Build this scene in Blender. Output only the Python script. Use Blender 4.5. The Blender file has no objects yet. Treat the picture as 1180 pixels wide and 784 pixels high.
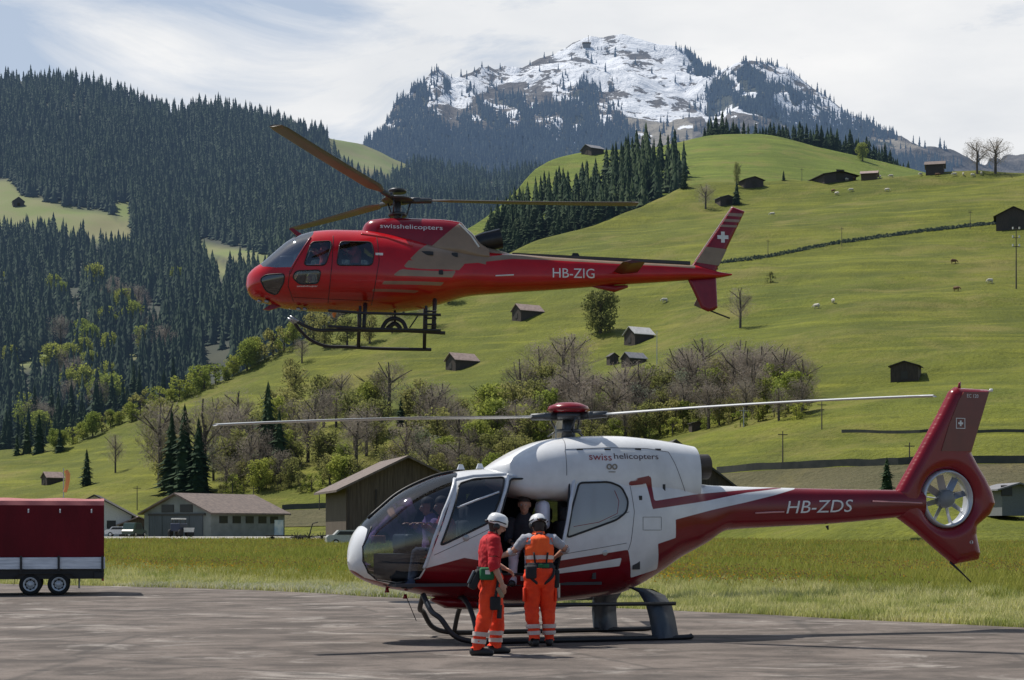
import bpy, bmesh, math, random
import numpy as np
from mathutils import Vector, Matrix, noise as mn
from mathutils.bvhtree import BVHTree
random.seed(7); rng = np.random.default_rng(7)
PI = math.pi
scn = bpy.context.scene
COL = scn.collection
F, CX, HY, EYE = 2000.0, 590.0, 610.0, 1.5      # lens in photo pixels, image centre, horizon row, eye height

def at(px, py, Y):
    return Vector(((px-CX)/F*Y, Y, EYE+(HY-py)/F*Y))
def rdir(px, py):
    return Vector(((px-CX)/F, 1.0, (HY-py)/F))

# ---------------------------------------------------------------- materials
def hexmix(nt, a, b, fac):
    m = nt.nodes.new('ShaderNodeMix'); m.data_type = 'RGBA'
    for s, v in ((6, a), (7, b)):
        if isinstance(v, (tuple, list)): m.inputs[s].default_value = (*v, 1)
        else: nt.links.new(v, m.inputs[s])
    if isinstance(fac, (int, float)): m.inputs[0].default_value = fac
    else: nt.links.new(fac, m.inputs[0])
    return m.outputs[2]
def N(nt, t, **kw):
    n = nt.nodes.new(t)
    for k, v in kw.items():
        if k.startswith('i_'): n.inputs[k[2:].replace('_', ' ')].default_value = v
        else: setattr(n, k, v)
    return n
def mathn(nt, op, a, b=None, c=None, clamp=False):
    n = nt.nodes.new('ShaderNodeMath'); n.operation = op; n.use_clamp = clamp
    for i, v in enumerate((a, b, c)):
        if v is None: continue
        if isinstance(v, (int, float)): n.inputs[i].default_value = v
        else: nt.links.new(v, n.inputs[i])
    return n.outputs[0]
def ramp(nt, v, lo, hi):
    m = nt.nodes.new('ShaderNodeMapRange'); m.clamp = True
    m.inputs[1].default_value = lo; m.inputs[2].default_value = hi
    nt.links.new(v, m.inputs[0]); return m.outputs[0]
def coords(nt, world=False, scale=(1, 1, 1)):
    if world: o = nt.nodes.new('ShaderNodeNewGeometry').outputs['Position']
    else: o = nt.nodes.new('ShaderNodeTexCoord').outputs['Object']
    mp = nt.nodes.new('ShaderNodeMapping'); mp.inputs['Scale'].default_value = scale
    nt.links.new(o, mp.inputs[0]); return mp.outputs[0]
def noise(nt, vec, scale, detail=4, rough=.55, dist=0):
    n = nt.nodes.new('ShaderNodeTexNoise'); n.inputs['Scale'].default_value = scale
    n.inputs['Detail'].default_value = detail; n.inputs['Roughness'].default_value = rough
    n.inputs['Distortion'].default_value = dist
    nt.links.new(vec, n.inputs['Vector']); return n.outputs['Fac']
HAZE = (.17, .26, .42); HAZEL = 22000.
def newmat(name):
    m = bpy.data.materials.new(name); m.use_nodes = True
    nt = m.node_tree; b = nt.nodes['Principled BSDF']; return m, nt, b
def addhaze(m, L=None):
    """painted aerial haze: grows with the distance of the surface along the valley"""
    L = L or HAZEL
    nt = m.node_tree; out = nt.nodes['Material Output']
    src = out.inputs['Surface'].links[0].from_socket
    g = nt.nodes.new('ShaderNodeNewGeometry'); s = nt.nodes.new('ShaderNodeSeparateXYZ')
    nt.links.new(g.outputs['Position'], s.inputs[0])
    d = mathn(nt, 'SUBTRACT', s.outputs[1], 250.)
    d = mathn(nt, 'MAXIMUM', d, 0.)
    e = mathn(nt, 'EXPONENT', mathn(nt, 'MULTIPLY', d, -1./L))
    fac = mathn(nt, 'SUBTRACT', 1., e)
    em = nt.nodes.new('ShaderNodeEmission'); em.inputs[0].default_value = (*HAZE, 1)  # bluish glow mixed into the surface stands in for hazy air
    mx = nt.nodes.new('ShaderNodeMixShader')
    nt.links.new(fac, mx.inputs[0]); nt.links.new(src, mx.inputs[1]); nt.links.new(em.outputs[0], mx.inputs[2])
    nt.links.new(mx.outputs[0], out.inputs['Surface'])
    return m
def M(name, col, rough=.6, metal=0., col2=None, scale=6., bump=0., bscale=40., spec=.5, coat=0., haze=False, world=False, stretch=(1,1,1), two=None):
    m, nt, b = newmat(name)
    b.inputs['Roughness'].default_value = rough; b.inputs['Metallic'].default_value = metal
    b.inputs['Specular IOR Level'].default_value = spec
    if coat: b.inputs['Coat Weight'].default_value = coat; b.inputs['Coat Roughness'].default_value = .06
    v = coords(nt, world, stretch)
    c2 = col2 if col2 else tuple(c*.82 for c in col)
    f = ramp(nt, noise(nt, v, scale, 5), .35, .65)
    c = hexmix(nt, col, c2, f)
    if two:
        g = nt.nodes.new('ShaderNodeNewGeometry')
        c = hexmix(nt, c, two, g.outputs['Backfacing'])
    nt.links.new(c, b.inputs['Base Color'])
    if bump:
        bn = nt.nodes.new('ShaderNodeBump'); bn.inputs['Strength'].default_value = bump
        bn.inputs['Distance'].default_value = .02
        nt.links.new(noise(nt, v, bscale, 4), bn.inputs['Height']); nt.links.new(bn.outputs[0], b.inputs['Normal'])
    if haze: addhaze(m)
    return m
def glass(name, tint, refl=.12, mixd=0., dcol=(.02,.02,.025)):
    m, nt, b = newmat(name); nt.nodes.remove(b); out = nt.nodes['Material Output']
    tr = N(nt, 'ShaderNodeBsdfTransparent'); tr.inputs[0].default_value = (*tint, 1)
    gl = N(nt, 'ShaderNodeBsdfGlossy'); gl.inputs['Roughness'].default_value = .03
    lw = N(nt, 'ShaderNodeLayerWeight'); lw.inputs[0].default_value = .35
    f = mathn(nt, 'ADD', mathn(nt, 'MULTIPLY', lw.outputs['Fresnel'], .8), refl, clamp=True)
    mx = N(nt, 'ShaderNodeMixShader'); nt.links.new(f, mx.inputs[0]); nt.links.new(tr.outputs[0], mx.inputs[1]); nt.links.new(gl.outputs[0], mx.inputs[2])
    res = mx.outputs[0]
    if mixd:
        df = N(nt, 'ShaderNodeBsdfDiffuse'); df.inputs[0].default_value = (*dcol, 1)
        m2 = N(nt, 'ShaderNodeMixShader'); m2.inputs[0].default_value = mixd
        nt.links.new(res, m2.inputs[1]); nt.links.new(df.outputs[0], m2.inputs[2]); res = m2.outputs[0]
    nt.links.new(res, out.inputs['Surface']); return m
def paint_attr(name, base, a_col, attr='mask', under=None, rough=.22, two=(.03,.03,.035), specks=.0):
    """coach paint in two colours, the border between them follows the stored livery distance"""
    m, nt, b = newmat(name)
    b.inputs['Roughness'].default_value = rough
    b.inputs['Coat Weight'].default_value = .25; b.inputs['Coat Roughness'].default_value = .05; b.inputs['Specular IOR Level'].default_value = .35
    at_ = N(nt, 'ShaderNodeAttribute'); at_.attribute_name = attr
    f = ramp(nt, at_.outputs['Fac'], -.003, .003)
    v = coords(nt)
    dirt = ramp(nt, noise(nt, v, 2.2, 5, .6), .35, .75)
    c = hexmix(nt, base, a_col, f)
    if under:
        a2 = N(nt, 'ShaderNodeAttribute'); a2.attribute_name = 'under'
        c = hexmix(nt, c, under, a2.outputs['Fac'])
    mm = N(nt, 'ShaderNodeMix', data_type='RGBA', blend_type='MULTIPLY'); mm.inputs[0].default_value = .22
    nt.links.new(c, mm.inputs[6]); nt.links.new(dirt, mm.inputs[7]); c = mm.outputs[2]
    g = nt.nodes.new('ShaderNodeNewGeometry')
    c = hexmix(nt, c, two, g.outputs['Backfacing'])
    nt.links.new(c, b.inputs['Base Color']); return m

# ---------------------------------------------------------------- mesh builders
class MB:
    def __init__(s): s.v = []; s.f = []
    def add(s, vs, fs):
        o = len(s.v); s.v += [tuple(p) for p in vs]; s.f += [tuple(i+o for i in f) for f in fs]; return s
    def box(s, c, d, rot=None, taper=1., bevel=0):
        x, y, z = d[0]/2, d[1]/2, d[2]/2
        if bevel:
            bm = bmesh.new(); bmesh.ops.create_cube(bm, size=1)
            for q in bm.verts: q.co = Vector((q.co.x*d[0], q.co.y*d[1], q.co.z*d[2]))
            bmesh.ops.bevel(bm, geom=bm.edges[:], offset=bevel, segments=2, affect='EDGES', profile=.5)
            bm.verts.index_update(); vs = [q.co.copy() for q in bm.verts]; fs = [[q.index for q in f.verts] for f in bm.faces]; bm.free()
        else:
            vs = [Vector((sx*x*(taper if sz > 0 else 1), sy*y*(taper if sz > 0 else 1), sz*z)) for sz in (-1, 1) for sy in (-1, 1) for sx in (-1, 1)]
            fs = [(0,2,3,1), (4,5,7,6), (0,1,5,4), (2,6,7,3), (0,4,6,2), (1,3,7,5)]
        if rot is not None: vs = [rot @ p for p in vs]
        return s.add([Vector(c)+p for p in vs], fs)
    def tube(s, pts, r, n=8, cap=True, flat=1.):
        pts = [Vector(p) for p in pts]; k = len(pts)
        rs = r if isinstance(r, (list, tuple)) else [r]*k
        vs = []; prev = None
        for i, p in enumerate(pts):
            t = (pts[min(i+1, k-1)]-pts[max(i-1, 0)]).normalized()
            if prev is None:
                up = Vector((0,0,1)) if abs(t.z) < .9 else Vector((1,0,0)); a = t.cross(up).normalized()
            else: a = (prev-t*prev.dot(t)).normalized()
            prev = a; b = t.cross(a)
            for j in range(n):
                th = 2*PI*j/n; vs.append(p+a*math.cos(th)*rs[i]+b*math.sin(th)*rs[i]*flat)
        fs = [(i*n+j, i*n+(j+1)%n, (i+1)*n+(j+1)%n, (i+1)*n+j) for i in range(k-1) for j in range(n)]
        if cap: fs += [tuple(range(n-1, -1, -1)), tuple(range((k-1)*n, k*n))]
        return s.add(vs, fs)
    def lathe(s, prof, n=24, c=(0,0,0), axis='z'):
        vs = []
        for r, z in prof:
            for j in range(n):
                a = 2*PI*j/n; x, y = r*math.cos(a), r*math.sin(a)
                p = (x, y, z) if axis == 'z' else ((x, z, y) if axis == 'y' else (z, x, y))
                vs.append(Vector(c)+Vector(p))
        fs = []
        for i in range(len(prof)-1):
            for j in range(n):
                q = (i*n+j, i*n+(j+1)%n, (i+1)*n+(j+1)%n, (i+1)*n+j)
                fs.append(q if axis != 'y' else q[::-1])
        return s.add(vs, fs)
    def prism(s, poly, y0, y1):
        """polygon in x,z extruded along y"""
        n = len(poly)
        vs = [(p[0], y0, p[1]) for p in poly]+[(p[0], y1, p[1]) for p in poly]
        fs = [tuple(range(n)), tuple(range(2*n-1, n-1, -1))]+[(i, i+n, (i+1)%n+n, (i+1)%n) for i in range(n)]
        return s.add(vs, fs)
    def build(s, name, mat, parent=None, smooth=False, **kw):
        me = bpy.data.meshes.new(name); me.from_pydata(s.v, [], s.f)
        return link(name, me, mat, parent, smooth)
def link(name, me, mat, parent=None, smooth=False):
    for m in (mat if isinstance(mat, (list, tuple)) else [mat]): me.materials.append(m)
    if smooth: me.shade_smooth()
    me.update(); me.validate()
    o = bpy.data.objects.new(name, me); COL.objects.link(o)
    if parent is not None: o.parent = parent
    return o
def npmesh(name, v, f, mat, parent=None, smooth=False, attrs=None):
    """numpy mesh: v (n,3), f (m,k)"""
    me = bpy.data.meshes.new(name); v = np.asarray(v, np.float32); f = np.asarray(f, np.int32)
    k = f.shape[1]
    me.vertices.add(len(v)); me.vertices.foreach_set('co', v.ravel())
    me.loops.add(f.size); me.loops.foreach_set('vertex_index', f.ravel())
    me.polygons.add(len(f)); me.polygons.foreach_set('loop_start', np.arange(0, f.size, k, dtype=np.int32))
    me.update(calc_edges=True)
    for an, av in (attrs or {}).items():
        a = me.attributes.new(an, 'FLOAT', 'POINT'); a.data.foreach_set('value', np.asarray(av, np.float32))
    me.materials.append(mat)
    if smooth: me.shade_smooth()
    o = bpy.data.objects.new(name, me); COL.objects.link(o)
    if parent is not None: o.parent = parent
    return o
def empty(name, loc=(0,0,0), rz=0.):
    o = bpy.data.objects.new(name, None); COL.objects.link(o); o.location = loc; o.rotation_euler = (0, 0, rz)
    o.empty_display_size = .3; return o
def tag(o, label=None, cat=None, group=None, kind=None):
    if label: o['label'] = label
    if cat: o['category'] = cat
    if group: o['group'] = group
    if kind: o['kind'] = kind
    return o
def thing(name, label, cat, loc=(0,0,0), rz=0., group=None): return tag(empty(name, loc, rz), label, cat, group)
def copy_tree(o, parent=None):
    c = o.copy(); COL.objects.link(c)
    if parent is not None: c.parent = parent
    for ch in list(o.children): copy_tree(ch, c)
    return c

def pchip(x, y, xq):
    x = np.asarray(x, float); y = np.asarray(y, float); xq = np.asarray(xq, float)
    h = np.diff(x); d = np.diff(y)/h; m = np.zeros_like(y)
    for i in range(1, len(x)-1):
        if d[i-1]*d[i] > 0:
            w1 = 2*h[i]+h[i-1]; w2 = h[i]+2*h[i-1]; m[i] = (w1+w2)/(w1/d[i-1]+w2/d[i])
    m[0] = d[0]; m[-1] = d[-1]
    q = np.clip(xq, x[0], x[-1]); i = np.clip(np.searchsorted(x, q, side='right')-1, 0, len(x)-2)
    t = (q-x[i])/h[i]
    return (2*t**3-3*t**2+1)*y[i]+(t**3-2*t**2+t)*h[i]*m[i]+(-2*t**3+3*t**2)*y[i+1]+(t**3-t**2)*h[i]*m[i+1]
def polydist(P, poly):
    """signed distance of points to a polygon (positive inside) and nearest border points"""
    P = np.asarray(P, float); A = np.asarray(poly, float); B = np.roll(A, -1, 0)
    best = np.full(len(P), 1e9); near = np.zeros_like(P); inside = np.zeros(len(P), bool)
    for a, b in zip(A, B):
        ab = b-a; L = max(ab@ab, 1e-12)
        t = np.clip(((P-a)@ab)/L, 0, 1); q = a+t[:, None]*ab; d = np.hypot(*(P-q).T)
        m = d < best; best[m] = d[m]; near[m] = q[m]
        c = (a[1] > P[:, 1]) != (b[1] > P[:, 1])
        with np.errstate(divide='ignore', invalid='ignore'):
            xx = (b[0]-a[0])*(P[:, 1]-a[1])/(b[1]-a[1])+a[0]
        inside ^= c & (P[:, 0] < xx)
    return np.where(inside, best, -best), near
def inside(p, poly):
    x, y = p; r = False; n = len(poly); j = n-1
    for i in range(n):
        xi, yi = poly[i]; xj, yj = poly[j]
        if (yi > y) != (yj > y) and x < (xj-xi)*(y-yi)/(yj-yi)+xi: r = not r
        j = i
    return r
import time; T0 = time.time()
def tick(m): print('TICK', m, round(time.time()-T0, 1))
def smoothpoly(pts, it=2):
    for _ in range(it):
        o = []
        for i in range(len(pts)):
            a, b = np.array(pts[i], float), np.array(pts[(i+1) % len(pts)], float)
            o += [tuple(a*.75+b*.25), tuple(a*.25+b*.75)]
        pts = o
    return pts
def roundpoly(pts, r=.07, n=5):
    o = []
    for i in range(len(pts)):
        p = Vector(pts[i]); a = Vector(pts[i-1])-p; b = Vector(pts[(i+1) % len(pts)])-p
        k = min(r, a.length*.45, b.length*.45); a = p+a.normalized()*k; b = p+b.normalized()*k
        for j in range(n+1): t = j/n; q = a.lerp(p, t).lerp(p.lerp(b, t), t); o.append((q.x, q.y))
    return o
def catmull(pts, n=8):
    pts = [Vector(p) for p in pts]; o = []
    for i in range(len(pts)-1):
        p0, p1, p2, p3 = pts[max(i-1, 0)], pts[i], pts[i+1], pts[min(i+2, len(pts)-1)]
        for k in range(n):
            t = k/n
            o.append(.5*((2*p1)+(p2-p0)*t+(2*p0-5*p1+4*p2-p3)*t*t+(3*p1-p0-3*p2+p3)*t**3))
    o.append(pts[-1]); return o
def inflate(name, poly, th, r, cell, mat, parent, holes=(), y0=0., flat=False, lean=0.):
    """a flat shaped panel (fin, shroud, blade) with rounded rims, cut to a side-view outline"""
    A = np.array(poly); lo = A.min(0)-cell*2; hi = A.max(0)+cell*2
    nx = int((hi[0]-lo[0])/cell)+1; nz = int((hi[1]-lo[1])/cell)+1
    gx, gz = np.meshgrid(lo[0]+np.arange(nx)*cell, lo[1]+np.arange(nz)*cell, indexing='ij')
    P = np.stack([gx.ravel(), gz.ravel()], 1)
    d, near = polydist(P, poly)
    for h in holes:
        dh, nh = polydist(P, h); m = -dh < d; d = np.where(m, -dh, d); near[m] = nh[m]
    idx = np.arange(nx*nz).reshape(nx, nz)
    F_ = np.stack([idx[:-1, :-1], idx[1:, :-1], idx[1:, 1:], idx[:-1, 1:]], -1).reshape(-1, 4)
    F_ = F_[d[F_].mean(1) > 0]
    use = np.unique(F_)
    cnt = {}
    for f in F_:
        for a, b in zip(f, np.roll(f, -1)):
            k = (min(a, b), max(a, b)); cnt[k] = cnt.get(k, 0)+1
    bd = set()
    for (a, b), c in cnt.items():
        if c == 1: bd |= {a, b}
    bd = np.array(sorted(bd))
    P[bd] = near[bd]; d[bd] = 0
    re = -np.ones(nx*nz, int); re[use] = np.arange(len(use))
    p = P[use]; dd = np.clip(d[use]/r, 0, 1)
    t = th*(np.sqrt(1-(1-dd)**2)) if not flat else np.where(dd > 0, th, 0)*1.
    va = np.stack([p[:, 0], y0-t, p[:, 1]], 1); vb = np.stack([p[:, 0], y0+t, p[:, 1]], 1)
    f = re[F_]; f2 = f[:, ::-1]+len(use)
    isb = np.zeros(nx*nz, bool); isb[bd] = True; m = isb[use]
    f2 = np.where(m[f2-len(use)], f2-len(use), f2)
    V = np.concatenate([va, vb]); 
    FF = np.concatenate([f, f2])
    keep = np.unique(FF); re2 = -np.ones(len(V), int); re2[keep] = np.arange(len(keep))
    return npmesh(name, V[keep], re2[FF], mat, parent, True)

# lofted hull with windows and doors cut along side-view outlines
class Hull:
    def __init__(s, mw, top, bot, hw, kc=.45, nu=2.3, nl=2.2):
        """mw: world matrix; top/bot: photo points on the centre plane; hw: (photo x, half width)"""
        s.mw = mw; s.inv = mw.inverted()
        t = sorted([s.plane(p, 0.) for p in top]); b = sorted([s.plane(p, 0.) for p in bot])
        s.tx, s.tz = zip(*t); s.bx, s.bz = zip(*b)
        mid = np.mean([p[1] for p in bot]+[p[1] for p in top])
        s.hx = [s.plane((p[0], mid), 0.)[0] for p in hw]; s.hv = [p[1] for p in hw]
        s.x0 = max(s.tx[0], s.bx[0]); s.x1 = min(s.tx[-1], s.bx[-1]); s.kc = kc; s.nu = nu; s.nl = nl
    def plane(s, p, yl):
        o = s.inv @ Vector((0, 0, EYE)); d = s.inv.to_3x3() @ rdir(*p)
        k = (yl-o.y)/d.y; q = o+d*k; return (q.x, q.z)
    def prof(s, x):
        x = np.asarray(x, float)
        T = pchip(s.tx, s.tz, x); B = pchip(s.bx, s.bz, x); W = pchip(s.hx, s.hv, x)
        return T, B, W, B+(T-B)*s.kc
    def surf(s, x, z):
        T, B, W, C = s.prof(x); z = np.asarray(z, float)
        n = np.where(z > C, s.nu, s.nl); H = np.where(z > C, T-C, C-B)
        q = np.clip(np.abs((z-C)/np.maximum(H, 1e-4)), 0, 1)
        return W*(1-q**n)**(1/n)
    def side(s, p, sgn=-1):
        y = -.6*abs(sgn)
        for _ in range(6):
            x, z = s.plane(p, y); y = sgn*float(s.surf(x, z))
        return (x, z)
    def sides(s, pts): return [s.side(p) for p in pts]
    def on(s, x, z, off=0., sgn=-1): return Vector((x, sgn*(float(s.surf(x, z))+off), z))
    def make(s, name, mat, parent, cuts=(), masks=None, dx=.02, nphi=150, mname='mask', under=None, noseclu=True):
        """cuts: list of (poly, partname or None, material, sides) -> list of part objects"""
        n = int((s.x1-s.x0)/dx)+1
        x = np.linspace(s.x0, s.x1, n)
        if noseclu:
            ext = s.x0+(np.linspace(0, 1, 14)**2)[1:-1]*.12
            x = np.unique(np.concatenate([x, ext]))
        n = len(x); ph = np.linspace(0, 2*PI, nphi, endpoint=False)+PI/nphi
        T, B, W, C = s.prof(x); cs, sn = np.cos(ph), np.sin(ph)
        up = sn > 0
        e = np.where(up, s.nu, s.nl)
        yy = W[:, None]*(np.sign(cs)*np.abs(cs)**(2/e))[None]
        zz = C[:, None]+np.where(up[None], (T-C)[:, None], (C-B)[:, None])*(np.sign(sn)*np.abs(sn)**(2/e))[None]
        xx = np.repeat(x[:, None], nphi, 1)
        V = np.stack([xx, yy, zz], -1).reshape(-1, 3)
        idx = np.arange(n*nphi).reshape(n, nphi); nx_ = np.roll(idx, -1, 1)
        Fc = np.stack([idx[:-1], nx_[:-1], nx_[1:], idx[1:]], -1).reshape(-1, 4)
        cen = V[Fc].mean(1); reg = np.zeros(len(Fc), int)
        cuts = list(cuts)
        for i, (poly, nm, mt, sd) in enumerate(cuts):
            d, _ = polydist(cen[:, [0, 2]], poly)
            m = (d > 0) & (reg == 0)
            if sd: m &= (cen[:, 1]*sd > 0)
            reg[m] = i+1
        # snap verts on region borders to the outline
        for i, (poly, nm, mt, sd) in enumerate(cuts):
            inn = np.zeros(len(V), bool); inn[Fc[reg == i+1].ravel()] = True
            out = np.zeros(len(V), bool); out[Fc[reg != i+1].ravel()] = True
            b = np.where(inn & out)[0]
            if not len(b): continue
            d, near = polydist(V[b][:, [0, 2]], poly)
            m = np.abs(d) < dx*1.8; b = b[m]; near = near[m]
            sg = np.sign(V[b, 1]); V[b, 0] = near[:, 0]; V[b, 2] = near[:, 1]
            V[b, 1] = sg*s.surf(near[:, 0], near[:, 1])
        mask = np.full(len(V), -1.)
        if masks:
            adds, subs = masks
            for p in adds: mask = np.maximum(mask, polydist(V[:, [0, 2]], p)[0])
            for p in subs: mask = np.minimum(mask, -polydist(V[:, [0, 2]], p)[0])
        res = []
        und = under(V) if under else np.zeros(len(V))
        for i in range(len(cuts)+1):
            if i and cuts[i-1][1] is None: continue
            f = Fc[reg == i]; use = np.unique(f); re = -np.ones(len(V), int); re[use] = np.arange(len(use))
            res.append(npmesh(name if i == 0 else cuts[i-1][1], V[use], re[f], mat if i == 0 else cuts[i-1][2], parent, True, {mname: mask[use], 'under': und[use]}))
        return res
    def rims(s, name, polys, mat, parent, r=.012, off=.003, close=True, sgns=(-1,)):
        out = []
        for p in polys:
            for g in sgns:
                mb = MB(); s.rim(mb, p, r, off, g, close=close); out.append(mb.build(name, mat, parent, True))
        return out
    def rim(s, mb, poly, r=.012, off=.004, sgn=-1, step=.03, close=True, n=6):
        pts = []
        L = len(poly)
        for i in range(L if close else L-1):
            a, b = Vector(poly[i]), Vector(poly[(i+1) % L]); k = max(1, int((b-a).length/step))
            for j in range(k):
                p = a.lerp(b, j/k); pts.append(s.on(p.x, p.y, off, sgn))
        pts.append(s.on(poly[0 if close else -1][0], poly[0 if close else -1][1], off, sgn))
        mb.tube(pts, r, n); return mb
def textmesh(body, size=1., shear=0.):
    cu = bpy.data.curves.new('lettering', 'FONT'); cu.body = body; cu.size = size; cu.shear = shear; cu.resolution_u = 3
    o = bpy.data.objects.new('lettering', cu); COL.objects.link(o)
    bpy.context.view_layer.update()
    dg = bpy.context.evaluated_depsgraph_get()
    me = bpy.data.meshes.new_from_object(o.evaluated_get(dg)); bpy.data.objects.remove(o); bpy.data.curves.remove(cu)
    bm = bmesh.new(); bm.from_mesh(me); bmesh.ops.triangulate(bm, faces=bm.faces[:])
    for _ in range(2):
        long_ = [e for e in bm.edges if e.calc_length() > size*.18]
        if long_: bmesh.ops.subdivide_edges(bm, edges=long_, cuts=1)
        bmesh.ops.triangulate(bm, faces=bm.faces[:])
    V = np.array([v.co[:] for v in bm.verts]); Fx = [[v.index for v in f.verts] for f in bm.faces]; bm.free()
    bpy.data.meshes.remove(me); return V, Fx
def lettering(name, hull, body, p0, p1, hpx, mat, parent, shear=0., off=.006, bold=0., planar=None):
    """writing laid on the hull between two photo points of its base line"""
    V, Fx = textmesh(body, 1., shear)
    lo, hi = V.min(0), V.max(0)
    a = Vector(hull.side(p0)); b = Vector(hull.side(p1)); h = abs(hull.side((p0[0], p0[1]-hpx))[1]-a.y)
    ux = (b-a); up = Vector((-ux.y, ux.x)).normalized()
    out = []
    for v in V:
        s_, t_ = (v[0]-lo[0])/(hi[0]-lo[0]), (v[1]-lo[1])/(hi[1]-lo[1])
        q = a+ux*s_+up*(t_*h)
        out.append(Vector((q.x, planar, q.y)) if planar is not None else hull.on(q.x, q.y, off))
    return MB().add(out, Fx).build(name, mat, parent)
# ---------------------------------------------------------------- camera, light, sky
cam = bpy.data.cameras.new('camera'); cam.sensor_width = 36; cam.lens = F/1180*36
cam.shift_y = (HY-392)/1180; cam.clip_end = 60000; cam.clip_start = .5
co = bpy.data.objects.new('camera', cam); COL.objects.link(co); co.location = (0, 0, EYE); co.rotation_euler = (PI/2, 0, 0)
scn.camera = co
scn.render.resolution_x = 1024; scn.render.resolution_y = 680
scn.view_settings.view_transform = 'Standard'; scn.view_settings.look = 'None'; scn.view_settings.exposure = 0
sd = Vector((-.48, .30, 1)).normalized()
sun = bpy.data.lights.new('sun', 'SUN'); sun.energy = 5.0; sun.angle = math.radians(.53); sun.color = (1, .95, .87)
so = bpy.data.objects.new('sun', sun); COL.objects.link(so); so.rotation_euler = (-sd).to_track_quat('-Z', 'Y').to_euler(); so.location = (-20, 10, 60)
w = bpy.data.worlds.new('World'); scn.world = w; w.use_nodes = True; nt = w.node_tree
bg = nt.nodes['Background']; bg.inputs[1].default_value = .107
sky = N(nt, 'ShaderNodeTexSky', sky_type='NISHITA', sun_disc=False); sky.sun_elevation = math.asin(sd.z)
sky.sun_rotation = math.atan2(sd.x, sd.y); sky.altitude = 900; sky.air_density = 1.0; sky.dust_density = 1.5
tc = N(nt, 'ShaderNodeTexCoord'); sp = N(nt, 'ShaderNodeSeparateXYZ'); nt.links.new(tc.outputs['Generated'], sp.inputs[0])
zz = mathn(nt, 'ADD', mathn(nt, 'MAXIMUM', sp.outputs[2], 0.), .12)
cb = N(nt, 'ShaderNodeCombineXYZ')
nt.links.new(mathn(nt, 'DIVIDE', sp.outputs[0], zz), cb.inputs[0]); nt.links.new(mathn(nt, 'DIVIDE', sp.outputs[1], zz), cb.inputs[1])
cl = mathn(nt, 'ADD', mathn(nt, 'MULTIPLY', noise(nt, cb.outputs[0], 1.6, 9, .62, .8), .62), mathn(nt, 'MULTIPLY', noise(nt, cb.outputs[0], .42, 3, .5), .38))
# thinner cloud towards upper left
lean = mathn(nt, 'MULTIPLY', mathn(nt, 'ADD', sp.outputs[0], .02), .42)
lean = mathn(nt, 'MINIMUM', lean, .05)
low = mathn(nt, 'MULTIPLY', mathn(nt, 'SUBTRACT', .27, sp.outputs[2]), .45)
cf = ramp(nt, mathn(nt, 'ADD', mathn(nt, 'ADD', cl, lean), low), .385, .50)
cwhite = hexmix(nt, (7.0, 7.25, 7.6), (8.9, 8.9, 8.9), ramp(nt, noise(nt, cb.outputs[0], 2.2, 6, .55), .3, .7))
thin = hexmix(nt, sky.outputs[0], (5.3, 6.0, 7.0), .66)
skc = hexmix(nt, thin, cwhite, cf)
skc = hexmix(nt, sky.outputs[0], skc, ramp(nt, sp.outputs[1], -.15, .30))
nt.links.new(skc, bg.inputs[0])

# ---------------------------------------------------------------- setting: ground sheets
def grass_mat(name, c1, c2, c3, haze=True, fine=1.2, terr=True):
    m, nt, b = newmat(name); b.inputs['Roughness'].default_value = .85; b.inputs['Specular IOR Level'].default_value = .15
    v = coords(nt, True)
    big = ramp(nt, noise(nt, v, .012, 4), .35, .65); mid = ramp(nt, noise(nt, v, .09, 5, .6), .3, .7)
    fin = ramp(nt, noise(nt, v, fine, 5, .7), .25, .75)
    c = hexmix(nt, c1, c2, big); c = hexmix(nt, c, c3, mathn(nt, 'MULTIPLY', mid, .75))
    if terr:
        tv = coords(nt, True, (.012, .02, .22)); t = ramp(nt, noise(nt, tv, 1., 7, .62, .3), .35, .62)
        c = hexmix(nt, c, tuple(q*.58 for q in c3), mathn(nt, 'MULTIPLY', t, .5))
        tv2 = coords(nt, True, (.035, .05, .9)); t2 = ramp(nt, noise(nt, tv2, 1., 5, .6), .52, .7)
        c = hexmix(nt, c, tuple(q*1.25 for q in c1), mathn(nt, 'MULTIPLY', t2, .5))
    c = hexmix(nt, c, tuple(q*.45 for q in c3), mathn(nt, 'MULTIPLY', mathn(nt, 'SUBTRACT', 1., fin), .5))
    if terr:
        c = hexmix(nt, c, (.20, .17, .05), mathn(nt, 'MULTIPLY', ramp(nt, noise(nt, v, .035, 7, .7, .5), .52, .66), .55))
        c = hexmix(nt, c, tuple(q*.35 for q in c3), mathn(nt, 'MULTIPLY', ramp(nt, noise(nt, v, .22, 5, .75), .60, .72), .6))
    nt.links.new(c, b.inputs['Base Color'])
    bn = N(nt, 'ShaderNodeBump'); bn.inputs['Strength'].default_value = .8; bn.inputs['Distance'].default_value = 1.3
    nt.links.new(mathn(nt, 'ADD', noise(nt, v, .12, 8, .72), mathn(nt, 'MULTIPLY', noise(nt, v, fine, 3), .5)), bn.inputs['Height']); nt.links.new(bn.outputs[0], b.inputs['Normal'])
    if haze: addhaze(m)
    return m
G_HILL = grass_mat('hill_grass', (.238, .238, .025), (.152, .176, .018), (.080, .102, .012))
G_UP = grass_mat('upper_hill_grass', (.215, .26, .036), (.17, .22, .032), (.115, .16, .024))
G_MEAD = grass_mat('meadow_grass', (.24, .23, .035), (.18, .20, .03), (.13, .15, .022), False, 6., False)

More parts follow.
